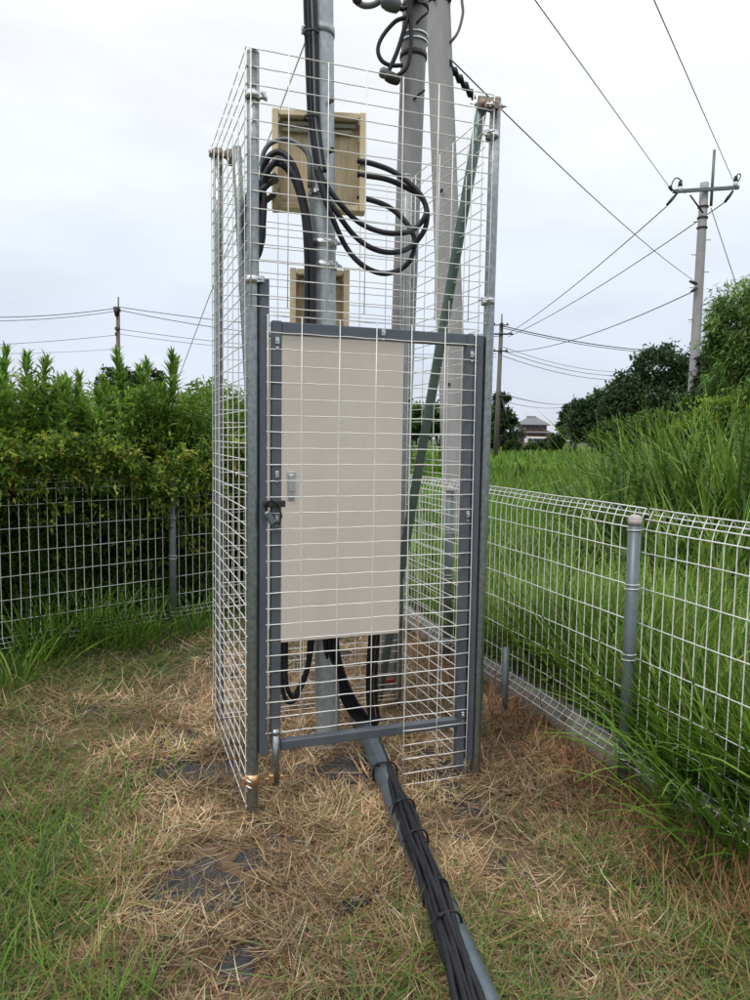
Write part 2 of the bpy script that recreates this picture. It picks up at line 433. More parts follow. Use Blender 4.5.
clamp(CA+ZV*2.925, ZV, PR+.001, 'steel', cage, out=FV-SV*.5, w=.03, name='band')
clamp(CB+ZV*2.93, ZV, PR+.001, 'steel', cage, out=-FV-SV*.5, w=.03, name='band')
clamp(CB+ZV*2.215, ZV, PR+.001, 'steel', cage, out=-FV-SV, w=.03, name='band')
clamp(CA+ZV*2.22, ZV, PR+.001, 'steel', cage, out=FV-SV, w=.03, name='band')
clamp(CA+ZV*.155, ZV, PR+.001, 'gold', cage, bolts=2, out=-FV-SV*.6, w=.05)
mb = MB(); p = CA+ZV*.16-SV*.03; mb.tube([p+FV*.05, p+FV*.155], .005, 6); mb.box(p+FV*.075, FV, SV, ZV, .012, .012, .018, .003); mb.box(p+FV*.118, FV, SV, ZV, .007, .011, .011, .002)
build(mb, 'clamp_rod', M['gold'], cage)
# fixed stiles of the door opening
def bar(b, dv, s, z0, z1, ws, wd, off, name, m, parent):
    mb = MB(); mb.box(b+dv*s+SV*off+ZV*((z0+z1)/2), dv, SV, ZV, ws, wd, (z1-z0)/2, .003); return build(mb, name, M[m], parent)
bar(CA, FV, .0455, .262, 2.225, .0185, .0200, -.004, 'door_jamb', 'frame', cage)
bar(CA, FV, 1.0125, .105, 2.062, .0170, .0200, -.004, 'door_jamb', 'frame', cage)
# door leaf
door = build(MB().box(CA+FV*.0955+ZV*1.18-SV*.004, FV, SV, ZV, .0205, .0200, .885, .003), 'door', M['frame'], cage, label='slate grey door frame filled with white wire mesh')
bar(CA, FV, .966, .065, 2.062, .0180, .0200, -.004, 'stile', 'frame', door)
bar(CA, FV, .532, 2.012, 2.062, .4155, .0195, -.004, 'rail', 'frame', door)
bar(CA, FV, .532, .272, .312, .4155, .0195, -.004, 'rail', 'frame', door)
bar(CA, FV, .532, 2.082, 2.0855, .45, .001, -.026, 'trim', 'wire', door)
wire_panel(CA, FV, .058, .990, .035, 2.083, .160, .0665, -.0295, SV, notch=(.678, .333), sfirst=.198, wob=.0014, name='wire_mesh', parent=door)
for s, z in ((.096, 1.985), (.096, 1.445), (.096, 1.265), (.970, 1.975), (.970, 1.262), (.096, .325), (.55, 2.045), (.970, .33)):
    mb = MB(); c = CA+FV*s+ZV*z-SV*.028
    mb.box(c, FV, SV, ZV, .008, .004, .014, .002); mb.tube([c-SV*.002, c-SV*.013], .006, 8)
    mb.box(c-ZV*.028, FV, SV, ZV, .006, .002, .004)
    build(mb, 'clip', M['steel'], door)
mb = MB(); c = CA+FV*.085+ZV*1.325-SV*.034
mb.box(c, FV, SV, ZV, .045, .004, .014, .003); mb.tube([c-FV*.02-SV*.002, c-FV*.02-SV*.018], .010, 10); mb.box(c+FV*.028-SV*.005, FV, SV, ZV, .016, .005, .013, .002)
mb.box(c-FV*.036-SV*.004, FV, SV, ZV, .010, .010, .008, .002)
build(mb, 'hasp', M['dark'], door)
mb = MB(); c = CA+FV*.0935-SV*.030; mb.tube([c+ZV*.375, c+ZV*.13], .0155, 12); mb.tube([c+ZV*.35, c+ZV*.368], .019, 12)
build(mb, 'drop_bolt', M['galv'], door)
# combination padlock hanging from the hasp
c = CA+FV*.062+ZV*1.270-SV*.050
mb = MB(); ax = (ZV*.8-FV*.45).normalized(); sx = ax.cross(SV).normalized()
mb.box(c, sx, SV, ax, .013, .012, .030, .006); lock = build(mb, 'padlock', M['fpost'], base=c, label='small grey padlock with black cable shackle hanging on the cage door hasp', category='padlock')
mb = MB(); p0 = c+ax*.028
mb.tube([p0, p0+ZV*.035-FV*.002, p0+ZV*.048+FV*.02, p0+ZV*.03+FV*.05, p0-ZV*.02+FV*.062, p0-ZV*.055+FV*.05, c-ax*.028+FV*.01], .0042, 8)
build(mb, 'shackle', M['black'], lock)

# ------------------------------------------------------------------ steel pole inside the cage
def bend(pts, n=8):
    """Catmull-Rom through points"""
    P = [Vector(p) for p in pts]; P = [P[0]*2-P[1]]+P+[P[-1]*2-P[-2]]; o = []
    for i in range(1, len(P)-2):
        for k in range(n):
            t = k/n; a, b, c_, d_ = P[i-1:i+3]
            o.append(.5*((2*b)+(c_-a)*t+(2*a-5*b+4*c_-d_)*t*t+(-a+3*b-3*c_+d_)*t**3))
    o.append(P[-2]); return o
PB = G(328, 744); PB.z = 0; PT = AT(320, 0, PB.y); PD = (PT-PB).normalized(); PTOP = PB+PD*5.6
def along(z): return PB+PD*(z/PD.z)
sp = thing('steel_pole', PB, 'galvanised steel pipe pole standing inside the cage behind the beige cabinet', 'pole')
mb = MB(); mb.tube([PB-PD*.3]+[along(z) for z in np.linspace(0, 5.55, 14)], .064, 24); build(mb, 'pole_shaft', M['pole'], sp)
mb = MB(); mb.dome(along(5.55), PD, .066, 20, 3, .4); build(mb, 'cap', M['steel'], sp)
def zat(py, Yd=None, px=320): return AT(px, py, Yd or PB.y).z
for py, w, k in ((33, .04, 'pole'), (245, .035, 'steel'), (267, .04, 'steel'), (196, .025, 'steel')):
    c = along(zat(py)); o = clamp(c, PD, .0645, k, sp, out=Vector((-1, -.25, 0)) if py == 33 else Vector((1, -.8, 0)) if py != 196 else Vector((-.3, -1, 0)), w=w, name='band')
for py in (107, 156):
    c = along(zat(py))+Vector((.045, -.05, 0)); mb = MB(); mb.tube([c, c+Vector((.012, -.03, 0))], .008, 8); mb.tube([c+Vector((.01, -.022, 0)), c+Vector((.012, -.032, 0))], .014, 6)
    build(mb, 'bolt', M['dark'], sp)
mb = MB(); mb.box(PB+ZV*.012, Vector((1, 0, 0)), Vector((0, 1, 0)), ZV, .1, .1, .012, .003); build(mb, 'base_plate', M['pole'], sp)
# stay wire from the pole band to the ground beyond the hedge
a = AT(306, 40, PB.y-.02); b = AT(183, 366, 8.0); dd = b-a; e = a+dd*((a.z-.05)/(a.z-b.z))
mb = MB(); mb.tube([a, e], .0045, 6); stay = build(mb, 'stay_wire', M['wire'], base=(e.x, e.y, 0), label='thin taut stay wire slanting from the cage pole down left into the hedge', category='stay wire')

# ------------------------------------------------------------------ cabinet
CF = 3.47                                      # the face's depth at its middle
c0 = AT(342, 484, CF)
fl = Vector((FV.x, FV.y, 0)).normalized(); fn = Vector((fl.y, -fl.x, 0))     # outward normal, to the camera
def onp(px, py):                                # a point of the cabinet's face plane
    d = ray(px, py); t = (c0-CO).dot(fn)/d.dot(fn); return CO+d*t
tl, trr, bl = onp(279, 331), onp(404.5, 337), onp(279, 643)
wdt = (trr-tl).dot(fl); x0 = (tl-c0).dot(fl); zt = tl.z; zb = bl.z
cen = c0+fl*(x0+wdt/2); cen.z = 0
cab = thing('electrical_cabinet', Vector((cen.x, cen.y, 0))-fn*.12, 'tall beige steel cabinet with a recessed handle, fixed to the pole inside the cage', 'cabinet')
zm = (zt+zb)/2; hh = (zt-zb)/2
build(MB().box(cen-fn*.135+ZV*zm, fl, fn, ZV, wdt/2-.004, .115, hh-.004, .006), 'body', M['cab'], cab)
build(MB().box(cen-fn*.0185+ZV*zm, fl, fn, ZV, wdt/2, .0015, hh, 0), 'gasket', M['cabdark'], cab)
cdoor = build(MB().box(cen-fn*.0075+ZV*zm, fl, fn, ZV, wdt/2, .0085, hh, .004), 'door', M['cab'], cab)
hp = onp(291, 486); mb = MB(); mb.box(hp+fn*.004, fl, fn, ZV, .019, .003, .068, .003); mb.box(hp+fn*.010+ZV*.014, fl, fn, ZV, .013, .006, .042, .005)
ho = build(mb, 'handle', M['steel'], cdoor)
mb = MB(); cc_ = hp-ZV*.045+fn*.008
mb.tube([cc_+fl*.009, cc_+fl*.009-ZV*.012, cc_-ZV*.020, cc_-fl*.009-ZV*.012, cc_-fl*.009], .0022, 6); build(mb, 'key_ring', M['dark'], ho)
build(MB().box(cen-fn*.12+ZV*(zt+.012), fl, fn, ZV, wdt/2+.012, .145, .010, .004), 'roof', M['cab'], cab)
for s in (-.12, .12):
    build(MB().box(cen-fn*.262+ZV*(zm+s*5), fl, fn, ZV, .14, .012, .02, .002), 'bracket', M['galv'], cab)

# ------------------------------------------------------------------ tan boxes on the pole
def tan_box(x0, y0, x1, y1, Yd, label, rows):
    a, b = AT(x0, y0, Yd), AT(x1, y1, Yd); c = (a+b)/2; hw = abs(b.x-a.x)/2; hz = abs(a.z-b.z)/2
    X_, Y_ = Vector((.995, .09, 0)).normalized(), Vector((-.09, .995, 0)).normalized()
    t = thing('tan_box', c, label, 'junction box')
    build(MB().box(c+Y_*.02, X_, Y_, ZV, hw-.004, .012, hz-.004, .002), 'back_panel', M['board'], t)
    for s in (-1, 1):
        build(MB().box(c+X_*(s*(hw-.016))-Y_*.02, X_, Y_, ZV, .016, .045, hz, .003), 'side_rim', M['boardrim'], t)
        build(MB().box(c+ZV*(s*(hz-.016))-Y_*.018, X_, Y_, ZV, hw-.034, .043, .014, .003), 'end_rim', M['boardrim'], t)
    for k in range(rows):
        build(MB().box(c+ZV*(hz-.052-.030*k)-Y_*.012-X_*(.01*k), X_, Y_, ZV, hw-.05-.006*k, .012-.002*k, .010, .003), 'moulding', M['boardgrey'], t)
    build(MB().box(c-ZV*(hz-.05)-Y_*.008, X_, Y_, ZV, hw-.06, .01, .012, .003), 'moulding', M['boardgrey'], t)
    for s in (-1, 1):
        for k in (-.62, -.1, .45, .8):
            build(MB().box(c+X_*(s*(hw-.030))+ZV*(k*hz)-Y_*.052, X_, Y_, ZV, .010, .006, .012, .002), 'lug', M['boardgrey'], t)
    # mounting arm to the pole
    return t
tan_box(273, 115, 364.5, 214, PB.y+.16, 'larger tan weathered box behind the pole above the cage door', 2)
tan_box(290.5, 271, 348, 372, PB.y+.16, 'smaller tan weathered box on the pole just above the beige cabinet', 1)

# ------------------------------------------------------------------ cables
def cab_pts(pts): return bend([AT(x, y, Y) for x, y, Y in pts], 6)
yP = PB.y
def cable(parent, pts, r, name='cable', m='black', n=8, **kw):
    mb = MB(); mb.tube(cab_pts(pts), r, n); return build(mb, name, M[m], parent, **kw)
fr = yP-.085
rb = thing('riser_cables', AT(312, 20, fr), 'black cables strapped down the left of the steel pole above the cage', 'cables')
for k, (dx, dy) in enumerate(((0, .03), (3.4, .01), (7, -.0), (10, .0))):
    pts = [(303+dx+k*.4, -190, fr+dy), (304+dx, -60, fr+dy), (305+dx, 0, fr+dy), (306.5+dx*1.05, 45, fr+dy), (308+dx*.95, 90, fr+dy), (309.5+dx*.9, 120, fr+dy), (313+dx*.85, 148, fr+dy-.01), (317+dx*.8, 172, fr+dy-.02)]
    cable(rb, pts, .0095 if k != 2 else .008, m='black' if k != 2 else 'greycable')
for py in (33.5, 118):
    build(MB().ring(AT(311.5, py, fr+.005), PD, .034, .012, 14, .003), 'tie', M['black'], rb)
lp = thing('cable_loops', AT(400, 220, yP), 'three black cable loops hanging right of the pole in front of the concrete poles', 'cables')
z = lambda a, b: (240+a/3.75, 100+b/3.75)
L1 = [(290, 262), (335, 335), (385, 400), (445, 458), (520, 492), (600, 500), (655, 482), (692, 440), (696, 395), (660, 335), (580, 272), (500, 240), (440, 228)]
L2 = [(286, 255), (320, 350), (365, 425), (430, 510), (500, 558), (575, 572), (640, 550), (690, 490), (702, 420), (675, 360), (610, 322), (540, 295), (440, 280)]
L3 = [(284, 250), (310, 345), (350, 450), (400, 555), (460, 620), (530, 650), (590, 640), (635, 605), (655, 540), (640, 485), (590, 425), (530, 388), (440, 362)]
for q, L in enumerate((L1, L2, L3)):
    n = len(L); pts = []
    for i_, (a, b) in enumerate(L):
        t = i_/(n-1); Yd = fr-.02 if t < .25 else fr+.03 if t < .5 else yP+.05+.10*(t-.5) if t < .8 else yP+.10
        u, v = z(a, b); pts.append((u, v, Yd+(q*.022 if t >= .4 else -q*.012)))
    cable(lp, pts, .0135)
la = thing('cable_arches', AT(290, 160, yP), 'black cables arching from the cage corner post over to the pole beside the tan box', 'cables')
A1 = [(130, 352), (88, 385), (60, 430), (50, 520), (72, 548), (86, 500), (84, 300), (100, 225), (145, 195), (190, 228), (220, 300), (242, 390), (257, 480), (265, 600), (264, 740), (262, 900)]
A2 = [(130, 285), (88, 300), (40, 340), (15, 440), (30, 560), (60, 520), (78, 360), (92, 290), (120, 243), (160, 243), (200, 292), (228, 370), (244, 460), (252, 600), (252, 740), (250, 900)]
A3 = [(135, 300), (100, 320), (55, 380), (25, 480), (45, 590), (75, 560), (90, 400), (88, 320), (110, 258), (150, 222), (190, 262), (222, 340), (242, 430), (262, 520), (272, 620), (274, 740), (272, 900)]
for q, L in enumerate((A1, A2, A3)):
    pts = []
    for i_, (a, b) in enumerate(L):
        t = i_/(len(L)-1); Yd = yP+.09 if i_ == 0 else yP-.02 if t < .45 else fr+.04 if t < .6 else fr+.02
        u, v = z(a, b); pts.append((u, v, Yd-q*.024))
    cable(la, pts, .0155)
cable(la, [(*z(84, 300), yP-.02), (*z(84, 215), yP-.03), (*z(112, 165), yP-.04), (*z(170, 147), yP-.05), (*z(222, 168), fr+.01), (*z(255, 205), fr+.01), (*z(262, 260), fr+.01), (*z(262, 330), fr+.03)], .0115, m='greycable')
# cables below the cabinet and over the ground pipe
bot = thing('cabinet_tail_cables', AT(298, 650, yP-.1), 'short black U of cables hanging below the left bottom of the beige cabinet', 'cables')
for q, dx in enumerate((0, 4.5)):
    cable(bot, [(282+dx, 620, 3.60), (281.5+dx, 650, 3.6), (281.5+dx, 680, 3.6), (285+dx, 698-dx, 3.61), (292+dx*.3, 702-dx*1.3, 3.62), (301-dx*.3, 688-dx*.6, 3.63), (308-dx*.2, 668, 3.63), (312-dx*.6, 645, 3.63), (313-dx*.5, 618, 3.63)], .0115)
pa, pe = G(366, 732, .055), G(486, 1010, .055); dp = (pe-pa).normalized()
gp = thing('ground_pipe', G(425, 860), 'grey conduit pipe lying on the straw, running from the cage towards the viewer', 'pipe')
ps = pa-dp*.28; pz = pe+dp*.9
mb = MB(); mb.tube([ps+(pz-ps)*(k/10) for k in range(11)], .048, 20); build(mb, 'pipe_wall', M['frame2'], gp)
for t in (.2, 1.75):
    mb = MB(); mb.ring(ps+dp*t, dp, .0485, .012, 20, .004); build(mb, 'joint_ring', M['frame2'], gp)
bd = thing('cable_bundle', G(430, 900), 'thick bundle of black cables tied along the grey pipe on the ground', 'cables')
side = dp.cross(ZV).normalized()                # to the right as seen
# bundle centre line relative to pipe axis: right of it near the cage, over it further on, then left of it
keys = [(731, 370), (760, 384), (790, 396), (812, 405), (844, 417), (870, 427), (896, 436), (930, 447), (965, 458), (1000, 468), (1060, 486)]
nC = 9
offs = [(-.040, .0), (-.022, .006), (-.003, .010), (.017, .008), (.036, .0), (-.030, -.020), (-.008, -.016), (.013, -.018), (.030, -.022)]
tails = [(325, 640, 3.62), (329, 640, 3.62), (333, 640, 3.63), (337, 640, 3.63), (370, 636, 3.66), (374, 636, 3.66), (378, 636, 3.66), (327, 640, 3.66), (372, 636, 3.69)]
for q in range(nC):
    ox, oz = offs[q]; pts = []
    tx, ty, tY = tails[q]
    pts.append(AT(tx, ty-20, tY)); pts.append(AT(tx, ty+4, tY))
    if tx < 350:
        pts.append(AT(tx+6, 672, 3.66)); pts.append(AT(tx+18, 700, 3.72)); pts.append(AT(tx+30, 718, 3.76))
    else:
        pts.append(AT(tx-2, 670, 3.68)); pts.append(AT(tx-2, 700, 3.72)); pts.append(AT(tx, 720, 3.74))
    for i_, (py, px) in enumerate(keys):
        zc = .118+.012*math.sin(i_*1.1+q) if i_ > 3 else .07+.012*i_
        spread = .55 if i_ < 3 else 1.0
        wv = .007*math.sin(i_*1.9+q*2.4)
        c = G(px, py, zc); pts.append(c+side*(ox*spread*.78+wv*.7)+ZV*(oz+.004*math.sin(i_*2.3+q)))
    mb = MB(); mb.tube(bend(pts, 5), .0105, 8); build(mb, 'cable', M['black'], bd)
def tie_at(py, px, zc, rx, rz):
    c = G(px, py, zc); mb = MB(); pts = []
    for k in range(19):
        a = 2*math.pi*k/18; ca_, sa_ = math.cos(a), math.sin(a); pts.append(c+side*(math.copysign(abs(ca_)**.75, ca_)*rx)+ZV*(math.copysign(abs(sa_)**.75, sa_)*rz)+dp*(.004*math.sin(a*2)))
    mb.tube(pts, .0045, 6, caps=False); mb.box(c+side*rx*.6+ZV*rz*.85, side, dp, ZV, .007, .009, .005, .001)
    mb.tube([c+side*rx*.6+ZV*rz*.85, c+side*rx*1.2+ZV*rz*.9+dp*.02, c+side*rx*1.5+ZV*rz*.5+dp*.03], .002, 5)
    build(mb, 'cable_tie', M['black'], bd)
for py, px, zc, rx, rz in ((773, 385, .060, .060, .056), (813, 404, .074, .050, .066), (845, 417, .078, .046, .066), (896, 436, .079, .046, .066), (930, 448, .079, .048, .066)):
    tie_at(py, px, zc, rx*.94, rz*.92)

# ------------------------------------------------------------------ the two big poles behind the cage
def big_pole(name, base, topp, r0, r1, m, label, ztop):
    d = (topp-base); d = d/d.z; t = thing(name, base, label, 'utility pole')
    mb = MB(); zs = np.linspace(-.3, ztop, 12); mb.tube([base+d*z_ for z_ in zs], [r0+(r1-r0)*(z_/ztop) for z_ in zs], 28)
    build(mb, 'pole_shaft', M[m], t); return t, d
b1 = G(390, 690); t1 = AT(415.5, 0, b1.y)
q1, d1 = big_pole('utility_pole', b1, t1, .070, .077, 'brownpole', 'brown grey steel pole right behind the cage, left of the thicker concrete pole', 6.2)
b2 = G(459, 565); t2 = AT(438, 0, b2.y)
q2, d2 = big_pole('utility_pole', b2, t2, .18, .135, 'conc', 'thick pale concrete pole beyond the fence, leaning against the sky behind the cage', 8.6)
def on1(py): 
    zz = AT(415, py, b1.y).z; return b1+d1*zz
def on2(py):
    zz = AT(440, py, b2.y).z; return b2+d2*zz
for py, k in ((37, 'steel'), (43.5, 'steel'), (57, 'dark'), (8, 'dark'), (-20, 'steel')):
    build(MB().ring(on1(py), d1.normalized(), .0775, .012 if k == 'steel' else .03, 22, .004), 'band', M[k], q1)
for py in (30, 105, 250, 340, 405):
    c = on1(py)+Vector((.01, -.075, 0)); build(MB().tube([c, c+Vector((.03, -.04, .012)), c+Vector((.06, -.05, .03))], .007, 6), 'step_bolt', M['dark'], q1)
for py in (6, 195, 385):
    c = on2(py)+Vector((-.06, -.13, 0)); build(MB().tube([c, c+Vector((0, -.05, 0))], .02, 8), 'step_bolt', M['dark'], q2)
build(MB().ring(on2(4), d2.normalized(), .142, .05, 24, .006), 'band', M['dark'], q2)
c = on2(4)+Vector((.13, -.1, .06)); build(MB().box(c, Vector((1, 0, 0)), Vector((0, 1, 0)), ZV, .05, .03, .05, .006).tube([c-ZV*.09, c+ZV*.1], .02, 8), 'bracket', M['dark'], q2)
c = on1(5)+Vector((0, -.1, 0)); build(MB().box(c, Vector((1, 0, 0)), Vector((0, 1, 0)), ZV, .05, .02, .02, .004).box(c+Vector((.03, -.03, -.02)), Vector((1, 0, 0)), Vector((0, 1, 0)), ZV, .02, .03, .025, .004).tube([c+Vector((-.04, -.03, 0)), c+Vector((.08, -.03, 0))], .008, 6), 'bracket', M['steel'], q1)
# dropped cables and closures at the top of the steel pole
cz = lambda a, b: (340+a/4.167, b/4.167)
tcb = thing('pole_drop_cables', AT(398, 40, b1.y-.12), 'black cable loops with two round splices hanging high on the brown grey pole', 'cables')
y1 = b1.y-.12
for L, r in (([(300, -60), (290, 55), (230, 90), (178, 150), (158, 205), (172, 250), (210, 272), (262, 272)], .012), ([(285, -40), (283, 60), (262, 140), (240, 210), (215, 270), (200, 300)], .013), ([(300, -40), (293, 60), (296, 150), (292, 230), (275, 285), (240, 315)], .012)):
    cable(tcb, [(*cz(a, b), y1) for a, b in L], r)
def blob(parent, c, r, sx=1.0, name='splice', m='dark'):
    mb = MB(); ax = Vector((1, .2, -.3)).normalized(); mb.tube([c-ax*r*1.2*sx, c-ax*r*.9*sx, c-ax*r*.3, c+ax*r*.4, c+ax*r*.95*sx, c+ax*r*1.2*sx], [r*.45, r*.85, r, r*.95, r*.8, r*.4], 12); return build(mb, name, M[m], parent)
blob(tcb, AT(*cz(184, 305), y1-.02), .030, .8, m='greycable'); blob(tcb, AT(*cz(218, 326), y1-.03), .032, 1.25, m='dark')
cable(tcb, [(*cz(-60, -160), y1), (*cz(50, -20), y1), (*cz(70, 8), y1), (*cz(105, 24), y1), (*cz(150, 15), y1), (*cz(190, -25), y1), (*cz(260, -120), y1)], .017, m='greycable')
cable(tcb, [(*cz(180, -60), y1), (*cz(240, 30), y1), (*cz(280, 30), y1), (*cz(310, -10), y1), (*cz(330, -60), y1)], .012)
blob(tcb, AT(*cz(72, 2), y1-.01), .022, 1, m='dark')
blob(tcb, AT(*cz(212, 14), y1-.02), .045, 1.1, m='greycable')
y2 = b2.y-.12
w = thing('hanging_lead', AT(461, 20, y2), 'thin grey lead curving off the right side of the thick concrete pole', 'cable')
cable(w, [(*cz(505, -120), y2), (*cz(508, 0), y2), (*cz(512, 55), y2), (*cz(495, 125), y2), (*cz(470, 165), y2), (*cz(440, 192), y2+.1)], .017, m='greycable')

# ------------------------------------------------------------------ fences
def fence_panel(P0, D, s0, s1, inward, t, ds=.065):
    """vertical wires with folded top and bottom; inward = unit vector towards the yard"""
    prof = [(.045, .115), (.0, .175), (0, .6), (0, 1.205), (-.014, 1.25), (-.036, 1.297), (-.058, 1.268)]     # (towards yard, z)
    mb = MB(); r = .0026; s = s0
    while s <= s1+1e-6:
        mb.tube([P0+D*s+inward*o+ZV*z_ for o, z_ in prof], r, 5); s += ds
    for o, z_ in ((.045, .115), (.02, .145), (0, .175), (0, .29), (0, .44), (0, .605), (0, .77), (0, .935), (0, 1.1), (0, 1.205), (-.014, 1.25), (-.036, 1.297), (-.058, 1.268)):
        n = int((s1-s0)/.25)+1
        mb.tube([P0+D*(s0+(s1-s0)*k/n)+inward*(o+r*1.7)+ZV*(z_+math.sin(k*1.7+z_*9)*.0015) for k in range(n+1)], r*(1.25 if z_ > 1.2 else 1.0), 5)
    return build(mb, 'wire_mesh', M['fwire'], t)
def fence(P0, D, s0, s1, posts, inward, label, capm='cap'):
    P0 = Vector((*P0, 0)); D = Vector((*D, 0)); t = thing('wire_fence', P0, label, 'fence')
    edges = [s0]+[p for p in posts if s0 < p < s1]+[s1]
    for a, b in zip(edges[:-1], edges[1:]): fence_panel(P0, D, a+.014, b-.014 if b != s1 else b, inward, t)
    for p in posts:
        c = P0+D*p+inward*.036
        mb = MB(); mb.tube([c-ZV*.2, c+ZV*.6, c+ZV*1.235], .029, 18); po = build(mb, 'post', M['fpost'], t)
        build(MB().tube([c+ZV*1.225, c+ZV*1.25], .031, 18).dome(c+ZV*1.25, ZV, .031, 18, 5, .7), 'cap', M[capm], po)
        for z_ in (.13, .16, .60, .625, .93, .95, 1.2):
            build(MB().ring(c+ZV*z_, ZV+D*.06, .0295, .004, 16, .003), 'tie_wire', M['wire'], po)
    return t
RFDv = Vector((*RFD, 0)); inR = Vector((-RFD[1], RFD[0], 0))
inL = Vector((LFD[1], -LFD[0], 0))
corner = 4.58
fence(RF0, RFD, -4.0, 4.3, [-2.0, 0, 2.0, 4.25], inR, 'white wire mesh fence with grey posts along the right, tall grass behind it')
fence(LF0, LFD, -3.4, 2.7, [-2.75, -.75, 1.28, 2.6], inL, 'white wire mesh fence across the back left, overgrown by the leafy hedge')
# kerb under the right fence
kb = thing('kerb', Vector((*RF0, 0)), 'low concrete kerb running under the right wire fence', 'kerb')
for k in range(-7, 8):
    a = Vector((*RF0, 0))+RFDv*(k*.6+.3)-inR*.075
    build(MB().box(a+ZV*.0, RFDv, inR, ZV, .2975, .055, .132+rnd.uniform(-.004, .004), .006), 'kerb_block', M['kerb'], kb)
# short stake beside the fence
a = G(504, 716); mb = MB(); mb.tube([a-ZV*.1, a+ZV*.40], .020, 10); mb.dome(a+ZV*.40, ZV, .02, 10, 3, .5)
stk = build(mb, 'stake', M['fpost'], base=a, label='short grey stake standing in straw just right of the cage by the fence', category='stake')
# red tag by the pole foot
a = AT(389, 681, b1.y-.16); mb = MB(); mb.box(a, Vector((1, .2, .12)).normalized(), Vector((-.2, 1, 0)).normalized(), ZV, .042, .006, .012, .003); mb.box(a-Vector((.05, .01, .02)), Vector((1, 0, 0)), Vector((0, 1, 0)), ZV, .018, .012, .024, .004)
build(mb, 'red_clip', M['red'], base=a, label='small red plastic clip low on the pole behind the cage', category='clip')

# ------------------------------------------------------------------ stones, sheet scraps, black strip
def lump(c, rx, ry, rz, seed, name, label):
    rr = random.Random(seed); mb = MB(); vs = []; n, m_ = 14, 7
    ph = [rr.uniform(0, 6) for _ in range(6)]
    for j_ in range(m_+1):
        e = math.pi*(j_/m_-.5)
        for k in range(n):
            a = 2*math.pi*k/n; f_ = 1+.16*math.sin(2*a+ph[0])+.12*math.sin(3*a+ph[1]+e)+.08*math.sin(5*a+ph[2]-2*e)
            vs.append(c+Vector((rx*f_*math.cos(e)*math.cos(a), ry*f_*math.cos(e)*math.sin(a), rz*math.sin(e)*(1+.2*math.sin(a+ph[3])))))
    fs = [(j_*n+k, j_*n+(k+1) % n, (j_+1)*n+(k+1) % n, (j_+1)*n+k) for j_ in range(m_) for k in range(n)]
    mb.add(vs, fs, False); return build(mb, name, M['stone'], base=c, label=label, category='stone')
lump(G(455, 838), .050, .042, .022, 3, 'stone', 'dark stone on the straw right of the cable bundle, nearest the cage')
lump(G(466, 884), .055, .060, .014, 5, 'stone', 'flat dark stone half buried right of the cable bundle, further from the cage')
def scrap(px, py, rx, ry, seed, label):
    rr = random.Random(seed); c = G(px, py); mb = MB(); n = 22; rings = 4; vs = [c+ZV*(.028+gz(c.x, c.y))]
    ph = [rr.uniform(0, 6) for _ in range(4)]; rot = rr.uniform(-.5, .5)
    for j_ in range(1, rings+1):
        for k in range(n):
            a = 2*math.pi*k/n; f_ = (1+.28*math.sin(2*a+ph[0])+.2*math.sin(3*a+ph[1])+.14*math.sin(5*a+ph[2])+rr.uniform(-.1, .1))*j_/rings
            dx, dy = rx*f_*math.cos(a), ry*f_*math.sin(a); dx, dy = dx*math.cos(rot)-dy*math.sin(rot), dx*math.sin(rot)+dy*math.cos(rot)
            X_, Y_ = c.x+dx, c.y+dy; vs.append(Vector((X_, Y_, float(gz(X_, Y_))+.006+rr.uniform(0, .016)-(.022 if j_ == rings else 0))))
    fs = [(0, 1+k, 1+(k+1) % n) for k in range(n)]
    for j_ in range(rings-1): fs += [(1+j_*n+k, 1+(j_+1)*n+k, 1+(j_+1)*n+(k+1) % n, 1+j_*n+(k+1) % n) for k in range(n)]
    mb.add(vs, fs, True); build(mb, 'weed_sheet', M['sheet'], base=c, label=label, category='ground sheet')
    return (c.x, c.y, rx, ry)
SCR = [scrap(208, 772, .20, .13, 1, 'black ground sheet showing through straw left of the cage corner post'),
       scrap(345, 772, .15, .15, 2, 'black ground sheet showing through straw under the cage door'),
       scrap(190, 893, .17, .22, 3, 'black ground sheet bared in the straw at the left foreground'),
       scrap(258, 862, .08, .10, 4, 'small black sheet patch just in front of the corner post foot'),
       scrap(243, 965, .08, .12, 6, 'black sheet patch at the bottom edge left of the cables'),
       scrap(290, 845, .09, .05, 8, 'torn dark sheet patch between the corner post foot and the cables')]
a, b = G(331, 922, .02), G(378, 886, .05); mb = MB(); pts = [a.lerp(b, t) for t in np.linspace(0, 1, 7)]
dv = (b-a).normalized(); sv = dv.cross(ZV).normalized(); vs = []
for k, p in enumerate(pts):
    w_ = (.012, .022, .030, .034, .034, .028, .004)[k]; h_ = .012*math.sin(k*.9)
    for o_, zz in ((-w_, 0), (0, .008), (w_, .004)):
        vs.append(p+sv*o_+ZV*(zz+h_))
    for o_, zz in ((-w_, -.004), (0, .004), (w_, 0)):
        vs.append(p+sv*o_+ZV*(zz+h_))
fs = []
for k in range(6):
    o_ = k*6
    for j_ in (0, 1): fs += [(o_+j_, o_+j_+1, o_+6+j_+1, o_+6+j_), (o_+3+j_, o_+9+j_, o_+9+j_+1, o_+3+j_+1)]
mb.add(vs, fs, True); build(mb, 'plastic_strip', M['black'], base=a, label='torn black plastic strip lying on the straw left of the cable bundle', category='plastic scrap')

